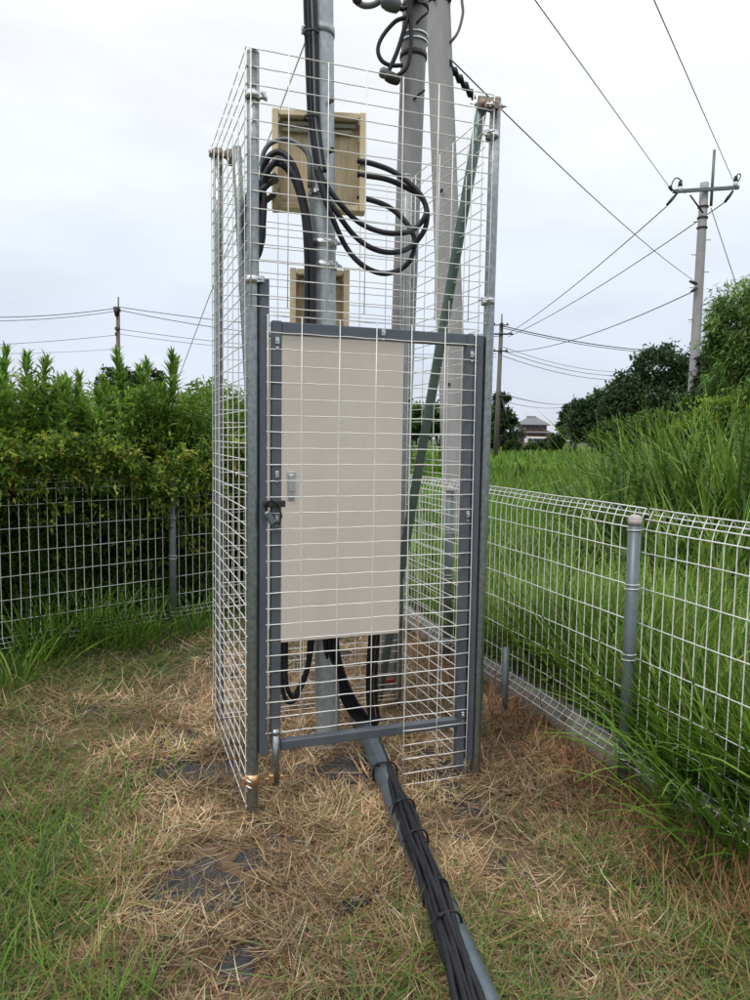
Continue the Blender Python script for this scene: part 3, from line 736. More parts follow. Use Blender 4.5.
# ------------------------------------------------------------------ ground cover
def in_view(x, y, mgn=.25):
    return (y > 1.5) & (np.abs(x) < .515*y*1.08+mgn+.1)
def scatter(n, x0, x1, y0, y1, f=None):
    """roughly even in the picture: more near the camera"""
    u = RS.rand(n*4); yy = 1/(1/y1+(1/y0-1/y1)*u); hw = np.maximum(abs(x0), abs(x1))
    xx = RS.uniform(-1, 1, n*4)*(.56*yy+.45)
    ok = (xx > x0) & (xx < x1)
    if f is not None: ok &= RS.rand(n*4) < f(xx, yy)
    xx, yy = xx[ok][:n], yy[ok][:n]
    return xx, yy
def inyard(x, y): return (side_r(x, y) < -.03) & (side_l(x, y) < .05)
def sheetmask(x, y):
    m_ = np.ones(len(x))
    for cx, cy, rx, ry in SCR:
        d_ = ((x-cx)/rx)**2+((y-cy)/ry)**2; m_ *= np.clip(.06+.42*d_*(.3+1.3*vnoise(x, y, 14)), 0, 1)
    return m_
STRAW = [(.42, .29, .155), (.32, .21, .11), (.50, .37, .22), (.19, .115, .06), (.28, .165, .08), (.35, .27, .155), (.62, .50, .33)]
def straw_layer(n, name, lab, Lr, Wr, dens, seg=3, cols=STRAW, zr=(.004, .03), tl=(1.25, 1.62), w=None):
    x, y = scatter(n, -3.2, 2.2, 1.55, 7.0, lambda x, y: dens(x, y)*inyard(x, y)*sheetmask(x, y))
    n = len(x); P = np.stack([x, y, gz(x, y)+RS.uniform(*zr, n)], 1)
    L = RS.uniform(*Lr, n)*(1+.15*(y-2)); Wd = RS.uniform(*Wr, n)*(1+.12*(y-2))
    az = RS.uniform(0, 2*math.pi, n)+(vnoise(x, y, 1.6)-.5)*3
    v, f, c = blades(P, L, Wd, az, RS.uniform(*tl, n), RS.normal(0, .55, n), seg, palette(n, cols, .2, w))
    c *= (.45+.95*vnoise(v[:, 0], v[:, 1], 3.1)*(.6+.8*vnoise(v[:, 0], v[:, 1], 9)))[:, None]
    return npmesh(name, v, f, c, M['straw'], label=lab, category='straw', kind='stuff')
clump = lambda x, y: np.clip((vnoise(x, y, 4)*.45+vnoise(x, y, 11)*.55-.30)*3.0, .05, 1)
straw_layer(50000, 'dry_straw', 'dry tan straw littering the trampled ground around the cage', (.04, .16), (.002, .0048), lambda x, y: (1-greenness(x, y)*.72)*clump(x, y))
straw_layer(60000, 'straw_chaff', 'short chaff and crumbs of dry straw between the longer stalks', (.015, .05), (.003, .008), lambda x, y: (1-greenness(x, y)*.5)*np.clip(clump(x, y)*1.3, .25, 1), seg=2, cols=[(.30, .22, .13), (.22, .14, .08), (.40, .31, .2), (.15, .10, .06), (.26, .2, .13)], zr=(.0, .012), tl=(1.0, 1.7))
straw_layer(14000, 'upright_straw', 'short broken straw stubble sticking up round the cage', (.025, .085), (.002, .004), lambda x, y: (1-greenness(x, y)*.8)*clump(x, y)**2, tl=(.3, 1.4), zr=(-.01, .01))
straw_layer(12000, 'rust_straw', 'reddish brown dead grass along the foot of the right fence', (.08, .22), (.003, .006), lambda x, y: (sig((side_r(x, y)+.30)/.08)), cols=[(.28, .14, .07), (.36, .2, .1), (.2, .1, .06)], tl=(.5, 1.6))
GREENS = [(.085, .13, .03), (.12, .17, .045), (.06, .10, .03), (.15, .19, .08), (.17, .2, .10)]
def green_layer(n, name, lab, Lr, Wr, dens, tl, curl, seg=4, cols=GREENS, x0=-3.4, x1=2.4, y0=1.5, y1=7.5, yard=True, zr=(0, .02), w=None, cat='grass', m='grass'):
    x, y = scatter(n, x0, x1, y0, y1, lambda x, y: dens(x, y)*(inyard(x, y) if yard else 1))
    n = len(x); P = np.stack([x, y, gz(x, y)+RS.uniform(*zr, n)], 1)
    az = RS.uniform(0, 2*math.pi, n)+(vnoise(x, y, 2)-.5)*3
    v, f, c = blades(P, RS.uniform(*Lr, n), RS.uniform(*Wr, n), az, RS.uniform(*tl, n), RS.uniform(*curl, n), seg, palette(n, cols, .18, w))
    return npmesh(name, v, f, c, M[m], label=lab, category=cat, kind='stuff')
green_layer(30000, 'mown_grass', 'cut green grass lying over the yard at left and lower right', (.07, .24), (.003, .0065), lambda x, y: greenness(x, y)*sheetmask(x, y)*np.clip(vnoise(x, y, 7)*2.2-.35, .15, 1), (1.0, 1.6), (-.2, .5), cols=[(.11, .19, .03), (.16, .22, .045), (.075, .14, .022), (.27, .23, .10), (.14, .20, .075), (.30, .20, .09)], zr=(.01, .04))
green_layer(6000, 'short_grass', 'fresh green grass growing at the left edge of the yard', (.10, .26), (.004, .008), lambda x, y: sig((-x-.78-.15*(y-2)+(vnoise(x, y, 2.7)-.5)*.7)/.06)*sig((3.1-y)/.2)*np.clip(vnoise(x, y, 6)*2.4-.5, 0, 1), (.3, 1.2), (.2, .9), cols=[(.10, .20, .02), (.15, .26, .03), (.065, .13, .018), (.20, .26, .06)])
green_layer(900, 'sparse_grass', 'sparse green blades sprouting through the straw', (.08, .2), (.004, .007), lambda x, y: np.clip(vnoise(x, y, 1.7)*3-1.7, 0, 1), (.4, 1.4), (.2, .8), cols=[(.11, .18, .03), (.15, .22, .05)])

# tufts of long grass: things one could count near the fences
def tuft(base, n, Lr, Wr, spread, label, cols, tl=(.05, .75), curl=(.3, 1.5), group=None, name='grass_tuft', seg=6):
    a = RS.uniform(0, 2*math.pi, n); r = np.abs(RS.normal(0, spread, n))
    P = np.stack([base[0]+r*np.cos(a), base[1]+r*np.sin(a), np.zeros(n)], 1); P[:, 2] = gz(P[:, 0], P[:, 1])-.01
    az = a+RS.normal(0, .7, n)
    v, f, c = blades(P, RS.uniform(*Lr, n), RS.uniform(*Wr, n), az, RS.uniform(*tl, n), RS.uniform(*curl, n), seg, palette(n, cols, .15))
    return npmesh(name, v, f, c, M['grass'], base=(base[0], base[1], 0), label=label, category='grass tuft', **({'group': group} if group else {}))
LG = [(.08, .17, .016), (.13, .24, .026), (.055, .12, .015), (.19, .30, .05)]
for px, py, n, L, lab in ((60, 655, 130, (.3, .75), 'long grass tuft at the foot of the left fence, nearest the left edge'),
                     (130, 650, 120, (.25, .6), 'long grass tuft at the left fence foot below the yellow leaves'),
                     (158, 640, 70, (.3, .7), 'narrow upright grass tuft beneath the hedge beside the fence post'),
                     (196, 636, 80, (.25, .7), 'tall grass tuft at the left fence next to the cage'),
                     (10, 690, 80, (.15, .45), 'low grass tuft cut by the left edge of the photo'),
                     (95, 648, 110, (.3, .8), 'tall grass tuft before the left fence, second from the left edge'), (30, 668, 120, (.3, .7), 'long bladed grass tuft nearest the lower end of the left fence')):
    p = G(px, py); tuft((p.x, p.y), n, L, (.006, .013), .13, lab, LG)
for px, py, n, L, sp, lab in ((682, 806, 170, (.35, .95), .10, 'large arching grass tuft on the yard side of the right fence, beside the nearer post'),
                     (748, 868, 190, (.35, .9), .13, 'dense grass tuft leaning out of the fence at the right edge'),
                     (655, 742, 130, (.3, .8), .07, 'grass tuft growing through the right fence behind the nearer post'),
                     (712, 815, 170, (.35, .85), .13, 'tall grass tuft pushing through the right fence mesh')):
    p = G(px, py); tuft((p.x, p.y), n, L, (.007, .019), sp, lab, LG)

# tall grass beyond the right fence
def field(n, name, lab, y0, y1, xf, Lr, Wr, cols, tl=(.0, .45), curl=(.2, 1.3), seg=5, grow=0, dens=None):
    u = RS.rand(n*5); yy = 1/(1/y1+(1/y0-1/y1)*u); xx = RS.uniform(-.75, .75, n*5)*yy
    ok = xf(xx, yy)
    if dens is not None: ok &= RS.rand(n*5) < dens(xx, yy)
    xx, yy = xx[ok][:n], yy[ok][:n]; n = len(xx)
    P = np.stack([xx, yy, gz(xx, yy)], 1); k = .75+.5*vnoise(xx, yy, .7)
    L = RS.uniform(*Lr, n)*k*(1+grow*yy); Wd = RS.uniform(*Wr, n)*(1+yy*.045)
    v, f, c = blades(P, L, Wd, RS.uniform(0, 6.28, n), RS.uniform(*tl, n), RS.uniform(*curl, n), seg, palette(n, cols, .16))
    c *= (.8+.4*vnoise(v[:, 0], v[:, 1], .5))[:, None]
    return npmesh(name, v, f, c, M['grass'], label=lab, category='grass', kind='stuff')
beyond = lambda x, y: (side_r(x, y) > .10) & (side_l(x, y) > -40)
FG = [(.10, .20, .018), (.15, .27, .028), (.06, .125, .015), (.21, .33, .05), (.24, .28, .08)]
field(30000, 'tall_grass', 'tall bright green grass right behind the right wire fence', 1.7, 9, lambda x, y: beyond(x, y) & (side_r(x, y) < 4.5), (.35, .80), (.008, .022), FG)
field(26000, 'meadow_grass', 'green meadow grass stretching away beyond the fences', 6, 45, lambda x, y: (side_r(x, y) > 2.5) & (y > 6), (.4, .75), (.010, .018), [(.13, .25, .022), (.18, .31, .035), (.10, .20, .02)], seg=3)
field(16000, 'far_meadow', 'flat green meadow far off before the dark trees', 30, 160, lambda x, y: side_r(x, y) > 5, (.6, 1.0), (.05, .09), [(.13, .24, .03), (.17, .28, .04), (.11, .20, .03)], seg=2, tl=(0, .6))
def reed_zone(x, y): return (x > .215*y-.02*y+.6) & (y > 6.2) & (y < 15) & (side_r(x, y) > 1.5)
# reed clumps: each a thing
k = 0
RC = [(.10, .19, .022), (.16, .26, .035), (.06, .12, .018), (.24, .34, .08), (.045, .09, .015)]
spots = [(628, 9.5, 1.35, 'first from the left'), (655, 10.5, 1.95, ''), (690, 9.0, 2.1, ''), (722, 8.4, 2.15, ''), (752, 8.0, 2.1, ''), (640, 7.6, 1.15, ''), (675, 7.2, 1.2, ''), (712, 6.6, 1.25, ''), (745, 6.2, 1.2, ''), (605, 12, 1.35, ''), (700, 12, 2.4, ''), (735, 11, 2.5, ''), (665, 13, 2.3, ''), (770, 9.5, 2.3, '')]
ordn = ['first', 'second', 'third', 'fourth', 'fifth', 'sixth', 'seventh', 'eighth', 'ninth', 'tenth', 'eleventh', 'twelfth', 'thirteenth', 'fourteenth']
order = sorted(range(len(spots)), key=lambda i_: spots[i_][0])
for q_, (px, Yd, h_, _) in enumerate(spots):
    lab_ = ('waist high' if h_ < 1.5 else 'head high')+' clump of broad bladed reeds beyond the right fence, '+ordn[order.index(q_)]+' from the left'
    p = AT(px, 440, Yd); n = 230
    tuft((p.x, p.y), n, (h_*.55, h_*1.15), (.024, .052), .46, lab_, RC, tl=(.0, .30), curl=(.2, 2.6), group='reed clumps beyond the right fence', name='reed_clump', seg=6)

# ------------------------------------------------------------------ leafy hedge behind the left fence
HC = [(.085, .16, .022), (.13, .21, .03), (.055, .11, .018), (.17, .25, .04)]
YC = [(.27, .33, .04), (.36, .38, .07), (.20, .28, .035)]
def sprigs(P, D, nl, Ls, leafL, leafW, C, droop=.25):
    """each sprig: nl leaves alternate along an arc from P in direction D"""
    n = len(P); out_ = []
    for k in range(nl):
        t = (k+1)/nl; q = P+D*(Ls*t)[:, None]-np.array([0, 0, 1.])*(droop*Ls*t*t)[:, None]
        dd_ = unit(D*.55+rdir(n)*.8+np.array([0, 0, .15])); out_.append(leaves(q, dd_, RS.uniform(.75, 1.2, n)*leafL, RS.uniform(.8, 1.2, n)*leafW, np.clip(C*(1+RS.normal(0, .12, (n, 1))), .004, 1), droop=.15))
    return join(out_)
hed = lambda t, o, z_: np.stack([LF0[0]+LFD[0]*t-LFD[1]*o, LF0[1]+LFD[1]*t+LFD[0]*o, z_], 1)     # t along fence, o beyond it
def shrub(t0, label, hgt, wid=.75, nsp=1500, yfrac=.12):
    c = hed(np.array([t0]), np.array([.98]), np.array([0.]))[0]
    tt = thing('shrub', c, label, 'shrub')
    # outer shell of sprigs
    n = nsp; a = RS.uniform(0, 2*math.pi, n); zz = RS.beta(2.2, 1.15, n); prof = np.sin(np.clip(zz*2.4+.42, 0, math.pi))**.6
    rad = prof*RS.uniform(.72, 1.0, n); lump_ = .8+.4*vnoise(a*2+t0, zz*5, 1.0)
    P = np.stack([c[0]+np.cos(a)*wid*rad*lump_, c[1]+np.sin(a)*wid*rad*lump_, .12+zz*hgt*(.76+.46*vnoise(np.cos(a)*2+t0*3, np.sin(a)*2, 1.))], 1)
    D = unit(np.stack([np.cos(a), np.sin(a), .6+zz*.9], 1)+rdir(n)*.5)
    yel = (RS.rand(n) < yfrac*2*(vnoise(P[:, 0], P[:, 2], 3) > .5))
    C = np.where(yel[:, None], palette(n, YC, .15), palette(n, HC, .2))
    v, f, cc = sprigs(P, D, 9, RS.uniform(.12, .28, n), RS.uniform(.038, .085, n), RS.uniform(.022, .042, n), C)
    npmesh('foliage', v, f, cc, M['leaf'], tt)
    n = 3500; a = RS.uniform(0, 2*math.pi, n); r_ = np.sqrt(RS.rand(n))*wid*.8
    P = np.stack([c[0]+r_*np.cos(a), c[1]+r_*np.sin(a), .1+RS.rand(n)*hgt*.8], 1)
    v, f, cc = leaves(P, rdir(n), RS.uniform(.06, .1, n), RS.uniform(.04, .06, n), palette(n, HC, .2)); npmesh('inner_foliage', v, f, cc, M['leaf'], tt)
    mb = MB()
    for k in range(7):
        a = rnd.uniform(0, 6.28); r_ = rnd.uniform(.1, .5)*wid; b_ = Vector(c)
        mb.tube([b_, b_+Vector((math.cos(a)*r_*.4, math.sin(a)*r_*.4, hgt*.35)), b_+Vector((math.cos(a)*r_, math.sin(a)*r_, hgt*.8))], [.014, .010, .004], 6)
    build(mb, 'branch', M['bark'], tt)
for t0, lab, h_, y_ in ((-1.5, 'leafy green shrub beyond the left edge of the hedge row', 1.5, .1), (-.5, 'leafy green shrub in the hedge at the left edge of the photo', 1.40, .18), (.15, 'leafy shrub with yellowish tips hanging over the left fence', 1.34, .22), (.75, 'dark leafy shrub in the middle of the hedge behind the left fence', 1.38, .15),
                        (1.3, 'leafy shrub with yellow brown seed heads over the left fence top', 1.40, .22), (1.85, 'leafy green shrub behind the left fence close to the cage', 1.32, .12), (2.5, 'leafy shrub behind the cage seen through its wire', 1.05, .1)):
    shrub(t0, lab, h_, yfrac=y_)
# hanging creeper over the fence
n = 1300; t = RS.uniform(-.5, 2.3, n); zz = 1.30+.42*vnoise(t*2.6, t*0, 1.)-np.abs(RS.normal(0, .17, n))*(1.05+np.sin(t*5)*.5)
P = hed(t, RS.uniform(-.13, .1, n), zz); D = unit(rdir(n)+np.array([.3, -.5, -.3]))
v, f, cc = sprigs(P, D, 8, RS.uniform(.08, .2, n), .05, .025, np.where((RS.rand(n) < .35)[:, None], palette(n, YC, .15), palette(n, HC, .2)))
npmesh('creeper', v, f, cc, M['leaf'], base=(LF0[0]+.7, LF0[1]+.7, 0), label='leafy creeper with yellow tips draped over the top of the left fence', category='creeper')
n = 44000; t = RS.uniform(-1.2, 2.7, n); o_ = RS.uniform(.25, 2.0, n)
top_ = 1.44+.62*vnoise(t*3.0, o_*2.4, 1.)+.22*vnoise(t*9, o_*9, 1.); top_ = top_-.30*np.exp(-((t-.85)/.22)**2); zz = top_*(1-.48*RS.rand(n)**1.2)
P = hed(t, o_, zz); D = unit(rdir(n)*.8+np.array([0, 0, .45]))
v, f, cc = leaves(P, D, RS.uniform(.05, .12, n), RS.uniform(.011, .024, n), palette(n, [(.13, .24, .03), (.19, .31, .045), (.085, .17, .022), (.25, .34, .06)], .15)*(.75+.5*vnoise(t*5, zz*5+o_, 1.))[:, None], droop=.2)
npmesh('weed_thicket', v, f, cc, M['leaf'], base=(LF0[0]+.3, LF0[1]+1.2, 0), label='bright leafy weed thicket filling the upper half of the hedge', category='weeds', kind='stuff')
# tall weed stalks with narrow leaves rising out of the hedge
def weed_proto(h_, n, seed):
    t_ = thing('tall_weed', (0, 0, 0), 'tall green weed stalk with whorls of narrow leaves rising from the hedge', 'weed', 'tall weed stalks in the hedge')
    mb = MB(); lean = rnd.uniform(-.06, .06); pts = [Vector((lean*k*k*.2, 0, h_*k/5)) for k in range(6)]; mb.tube(pts, [.007, .006, .0055, .005, .004, .002], 6); build(mb, 'stalk', M['stem'], t_)
    zz = (np.sort(RS.rand(n)**.75)); P = np.stack([lean*(zz*5)**2*.2, np.zeros(n), zz*h_], 1)
    az = np.arange(n)*2.4+RS.normal(0, .3, n); L = .165*(1.08-zz**4*.45)*RS.uniform(.75, 1.15, n)
    tilt = np.where(zz > .93, RS.uniform(.1, .6, n), RS.uniform(.75, 1.15, n)); 
    C = palette(n, [(.13, .24, .035), (.19, .31, .05), (.09, .18, .025)], .12)*(.8+.35*zz)[:, None]
    v, f, c = blades(P, L, .022*np.ones(n)*RS.uniform(.8, 1.2, n), az, tilt, RS.uniform(.2, .9, n), 3, C, twist=np.zeros(n)); npmesh('leaf_whorls', v, f, c, M['leaf'], t_)
    return t_
prot = [weed_proto(2.0, 420, s_) for s_ in range(4)]
pl = [(-.45, .5, 1.0), (-.25, .9, 1.02), (-.05, .6, .98), (.10, 1.1, 1.05), (.32, .8, 1.16), (.40, .7, 1.1), (.22, .7, 1.05), (.55, 1.0, 1.02), (.7, .7, 1.0), (.05, .35, .88), (.48, .3, .86), (.85, .45, .9), (1.1, .4, .88),
      (.9, .7, .97), (1.05, 1.0, 1.0), (1.2, .55, .98), (1.33, .6, 1.03), (1.42, .75, 1.16), (1.50, .55, 1.12), (1.47, .9, 1.1), (1.58, .7, 1.02), (1.8, .7, .9), (1.95, .55, .96), (2.05, .9, .93), (-.6, 1.2, 1.0), (-.8, .6, 1.0), (.65, .45, .92), (1.3, .9, .98), (.2, 1.3, 1.04), (1.0, .6, .95), (-.15, 1.4, 1.05), (.8, 1.3, 1.02), (2.2, .8, .92), (-.35, .3, .86), (1.65, .35, .84)]
pl += [(1.40, .55, 1.10), (1.52, .65, 1.13), (1.46, .45, 1.06), (1.56, .5, 1.0), (.36, .6, 1.08), (.28, .85, 1.1), (.14, .6, 1.02), (.95, .8, 1.03)]
pl += [(rnd.uniform(-.9, 2.2), rnd.uniform(.15, 1.3), rnd.uniform(.80, 1.0)) for _ in range(60)]
for k, (t_, o_, s_) in enumerate(pl):
    p = hed(np.array([t_]), np.array([o_]), np.array([0.]))[0]
    special = {4: 'tallest weed stalk at the left, standing above the hedge near the photo edge', 17: 'tall weed spire just left of the cage, highest of its cluster', 18: 'second tall weed spire beside the highest one left of the cage'}.get(k)
    if k < 4: q = prot[k]; q.location = p; q.scale = (s_,)*3; q.rotation_euler = (rnd.uniform(-.05, .05), rnd.uniform(-.05, .05), rnd.uniform(0, 6))
    else:
        q = copy_thing(prot[k % 4], p, rnd.uniform(0, 6), s_)
        if special: q['label'] = special
        q.rotation_euler = (rnd.uniform(-.08, .08), rnd.uniform(-.08, .08), rnd.uniform(0, 6))

for k in range(34):
    Yd = rnd.uniform(7.5, 12.5); px = rnd.uniform(575+(12-Yd)*6, 765); p = AT(px, 440, Yd); s_ = rnd.uniform(.62, .88)+(px-600)/800
    q = copy_thing(prot[k % 4], (p.x, p.y, 0), rnd.uniform(0, 6), s_, label='leafy green weed stalk standing among the reeds beyond the right fence', group='weed stalks among the reeds'); q.rotation_euler = (rnd.uniform(-.12, .12), rnd.uniform(-.12, .12), rnd.uniform(0, 6))
# ------------------------------------------------------------------ trees
def tree(base, blobs, n, leafs, cols, label, name='tree', trunk=.2, droopy=False, group=None, cat='tree'):
    """blobs: list of (dx, dy, z, rx, rz)"""
    t_ = thing(name, base, label, cat, group)
    mb = MB(); b_ = Vector(base); top_ = max(b[2] for b in blobs)
    mb.tube([b_-ZV*.2, b_+ZV*top_*.35+Vector((trunk*.3, 0, 0)), b_+ZV*top_*.7], [trunk, trunk*.75, trunk*.35], 8)
    for dx, dy, zz, rx, rz in blobs:
        s0 = b_+ZV*min(zz*.5, top_*.5); e0 = b_+Vector((dx, dy, zz)); mb.tube([s0, (s0+e0)/2+ZV*.15*rx, e0], [trunk*.4, trunk*.25, trunk*.08], 6)
    build(mb, 'trunk', M['bark'], t_)
    parts = []; tot = sum(b[3]**2 for b in blobs)
    for dx, dy, zz, rx, rz in blobs:
        m_ = int(n*rx*rx/tot); k_ = max(6, m_//45)
        cc_ = rdir(k_)*(RS.uniform(.55, 1.0, k_)**.5)[:, None]*np.array([rx, rx, rz]); ci = RS.randint(0, k_, m_)
        tone = palette(k_, cols, .2)
        P = np.array(base)+np.array([dx, dy, zz])+cc_[ci]+RS.normal(0, 1, (m_, 3))*np.array([rx, rx, rz])*.15
        if droopy: D = unit(rdir(m_)*.6+unit(cc_[ci])*.6+np.array([0, 0, -.5]))
        else: D = unit(rdir(m_)+np.array([0, 0, .2]))
        parts.append(leaves(P, D, RS.uniform(.7, 1.3, m_)*leafs*(1.7 if droopy else 1), RS.uniform(.7, 1.2, m_)*leafs*(.35 if droopy else .62), np.clip(tone[ci]*(1+RS.normal(0, .1, (m_, 1))), .004, 1)))
    v, f, c = join(parts); npmesh('crown', v, f, c, M['leaf'], t_)
    return t_
DK = [(.045, .080, .035), (.062, .105, .045), (.036, .062, .032), (.085, .125, .055)]  # dark tree greens, lightened, with distance haze tinted into the leaf colour
MD = [(.08, .145, .025), (.12, .20, .04), (.055, .10, .02)]
BB = [(.15, .25, .06), (.21, .32, .09), (.10, .18, .04)]
def tb(px, py, Yd): p = AT(px, 441, Yd); return Vector((p.x, p.y, 0))
def sz(px_, Yd): return px_*Yd/FPX
def img_tree(px, Yd, blobs_px, n, leafs, cols, label, **kw):
    b_ = tb(px, 0, Yd); bl_ = []
    for x, y, rx, rz in blobs_px:
        p = AT(x, y, Yd); bl_.append((p.x-b_.x, rnd.uniform(-.4, .4)*sz(rx, Yd), p.z, sz(rx, Yd), sz(rz, Yd)))
    return tree(b_, bl_, n, leafs, cols, label, **kw)
img_tree(663, 38, [(662, 372, 26, 24), (640, 392, 26, 20), (680, 392, 24, 24), (655, 408, 38, 24), (625, 408, 22, 18), (690, 375, 18, 22)], 30000, .21, DK, 'large dark green tree left of the concrete power pole on the right', trunk=.3)
img_tree(600, 60, [(600, 406, 16, 14), (585, 415, 16, 13), (612, 402, 15, 14), (600, 425, 26, 13)], 14000, .30, DK, 'dark rounded tree in the middle distance left of the large dark tree', trunk=.3)
img_tree(575, 75, [(572, 413, 10, 9), (566, 424, 12, 9), (583, 424, 12, 9)], 2600, .45, DK, 'small dark tree behind the thin distant pole', trunk=.2)
img_tree(745, 19, [(752, 312, 30, 30), (735, 335, 26, 22), (722, 350, 20, 16), (765, 350, 40, 40), (742, 375, 34, 26), (716, 330, 10, 9), (768, 300, 22, 26)], 16000, .13, BB, 'feathery pale green bamboo like tree at the right edge', name='bamboo', trunk=.10, droopy=True)
img_tree(722, 24, [(715, 395, 26, 22), (740, 400, 34, 28), (700, 415, 24, 20), (765, 395, 34, 34), (712, 365, 14, 14)], 12000, .20, MD+DK, 'dark mixed bush mass under the bamboo at the right edge', name='bush', trunk=.12, cat='bush')
img_tree(735, 15, [(725, 425, 34, 24), (755, 415, 30, 28), (700, 435, 24, 18)], 9000, .11, [(.14, .23, .022), (.21, .30, .035), (.09, .16, .02)], 'yellow green vine covered bush behind the reeds at right', name='bush', trunk=.06, cat='bush')
img_tree(660, 20, [(650, 432, 30, 18), (620, 438, 26, 14), (680, 430, 22, 18)], 7000, .13, MD, 'mid green scrub left of the right hand power pole base', name='bush', trunk=.06, cat='bush')
img_tree(498, 62, [(498, 412, 11, 10), (505, 421, 10, 9), (494, 425, 10, 10), (501, 400, 8, 6), (507, 432, 9, 8)], 3000, .35, DK, 'dark ragged pine beside the far timber pole', name='pine_tree', trunk=.2)
for kk_, (px, Yd, w_, y_) in enumerate(((492, 70, 12, 437), (512, 76, 7, 442), (570, 68, 18, 433), (592, 64, 20, 431), (618, 60, 20, 428), (552, 80, 8, 441), (640, 52, 20, 428), (538, 78, 12, 446))):
    img_tree(px, Yd, [(px, y_+2, w_, 7), (px-w_*.5, y_+4, w_*.7, 6), (px+w_*.5, y_+3, w_*.7, 6)], 1400, .36, DK+MD, 'low dark scrub bush at the far meadow edge, '+('left of the pine', 'before the brown house', 'before the small pale pole', 'right of the small pale pole', 'under the rounded dark tree', 'before the white minibus', 'below the large dark tree', 'lowest one hiding the minibus wheels')[kk_], name='bush', trunk=.1, group='scrub at the far edge of the meadow', cat='bush')
img_tree(125, 30, [(113, 385, 15, 14), (128, 392, 18, 18), (140, 398, 15, 16), (118, 402, 20, 15), (150, 383, 15, 13), (152, 402, 18, 14)], 11000, .17, [(.035, .07, .022), (.05, .09, .03), (.028, .055, .02)], 'round dark broadleaf tree behind the left hedge below the distant pole', trunk=.25)
for k, (px, lab) in enumerate(((205, 'hazy low tree line bush left of the cage'), (235, 'hazy green bush seen through the left side of the cage'), (440, 'green bush seen between the concrete pole and the green brace'), (410, 'green bush seen through the cage behind the brown pole'))):
    img_tree(px, 34, [(px, 418, 22, 14), (px-12, 424, 18, 12), (px+14, 424, 18, 12)], 3500, .2, MD, lab, name='bush', trunk=.1, cat='bush')
for k in range(9):
    px = -60+k*68; img_tree(px, 120, [(px, 428, 26, 10), (px+20, 431, 24, 9), (px-18, 432, 22, 8)], 1600, .8, [(.05, .08, .045), (.06, .09, .05)], 'faint distant bush in the tree line on the horizon, '+ordn[k]+' from the left', name='bush', trunk=.2, group='distant tree line', cat='bush')

# ------------------------------------------------------------------ power pole on the right
pb = tb(690, 0, 24.5); pt = AT(704.5, 183, 24.5); pd = pt-pb; pd = pd/pd.z
rp = thing('power_pole', pb, 'concrete power pole with a steel crossarm on the right, rising from the trees', 'utility pole')
mb = MB(); mb.tube([pb+pd*z_ for z_ in np.linspace(-.2, pt.z, 8)], [.175-.006*k for k in range(8)], 20); build(mb, 'pole_shaft', M['conc'], rp)
pY = 24.5-.2; c1, c2_ = AT(673, 191.5, pY), AT(739, 187.5, pY); ca_d = (c2_-c1).normalized()
mb = MB(); mb.box((c1+c2_)/2, ca_d, Vector((0, 1, 0)), ZV, (c2_-c1).length/2, .045, .055, .006); build(mb, 'crossarm', M['fpost'], rp)
build(MB().tube([AT(711, 206, pY), AT(714.5, 150, pY)], .045, 8), 'lightning_rod', M['fpost'], rp)
build(MB().tube([AT(690, 195, pY), AT(703, 213, pY)], .03, 6), 'strut', M['dark'], rp)
for py in (207, 218, 228): build(MB().ring(pb+pd*AT(705, py, 24.5).z, pd.normalized(), .15, .05, 16, .02), 'band', M['dark'], rp)
for k, py in enumerate((222, 240, 255, 272, 288, 304, 320, 338, 355)):
    c = pb+pd*AT(700, py, 24.5).z; s_ = 1 if k % 2 else -1; build(MB().tube([c+Vector((s_*.12, 0, 0)), c+Vector((s_*.30, -.02, 0))], .013, 6), 'step_bolt', M['dark'], rp)
for px, py, kind in ((680, 187, 'a'), (735.5, 182, 'a'), (685, 190, 'b'), (730, 186.5, 'b')):
    c = AT(px, py+2, pY)
    if kind == 'a':
        build(MB().tube([c-ZV*.1, c+ZV*.02, c+ZV*.08], [.07, .085, .06], 10), 'insulator', M['white'], rp); build(MB().tube([c+ZV*.08, c+ZV*.24], [.075, .055], 10), 'insulator_cap', M['dark'], rp)
    else: build(MB().tube([c-ZV*.03, c+ZV*.08], .035, 8), 'insulator_pin', M['dark'], rp)
for pts in ([(677, 193), (671.5, 189), (673, 181), (677, 178), (682, 181)], [(735, 187), (740, 178), (740, 174), (737, 175), (734, 181)]):
    build(MB().tube(bend([AT(x_, y_, pY-.05) for x_, y_ in pts], 4), .02, 6), 'jumper_wire', M['dark'], rp)
for p_, q_ in (((677, 193.5), (667, 205)), ((733, 191), (725, 202)), ((672.5, 191), (669, 186)), ((689.5, 281), (697, 284)), ((691, 292), (697, 288))):
    build(MB().tube([AT(*p_, pY), (AT(*p_, pY)+AT(*q_, pY))/2, AT(*q_, pY)], [.035, .055, .045], 8), 'strain_insulator', M['dark'], rp)

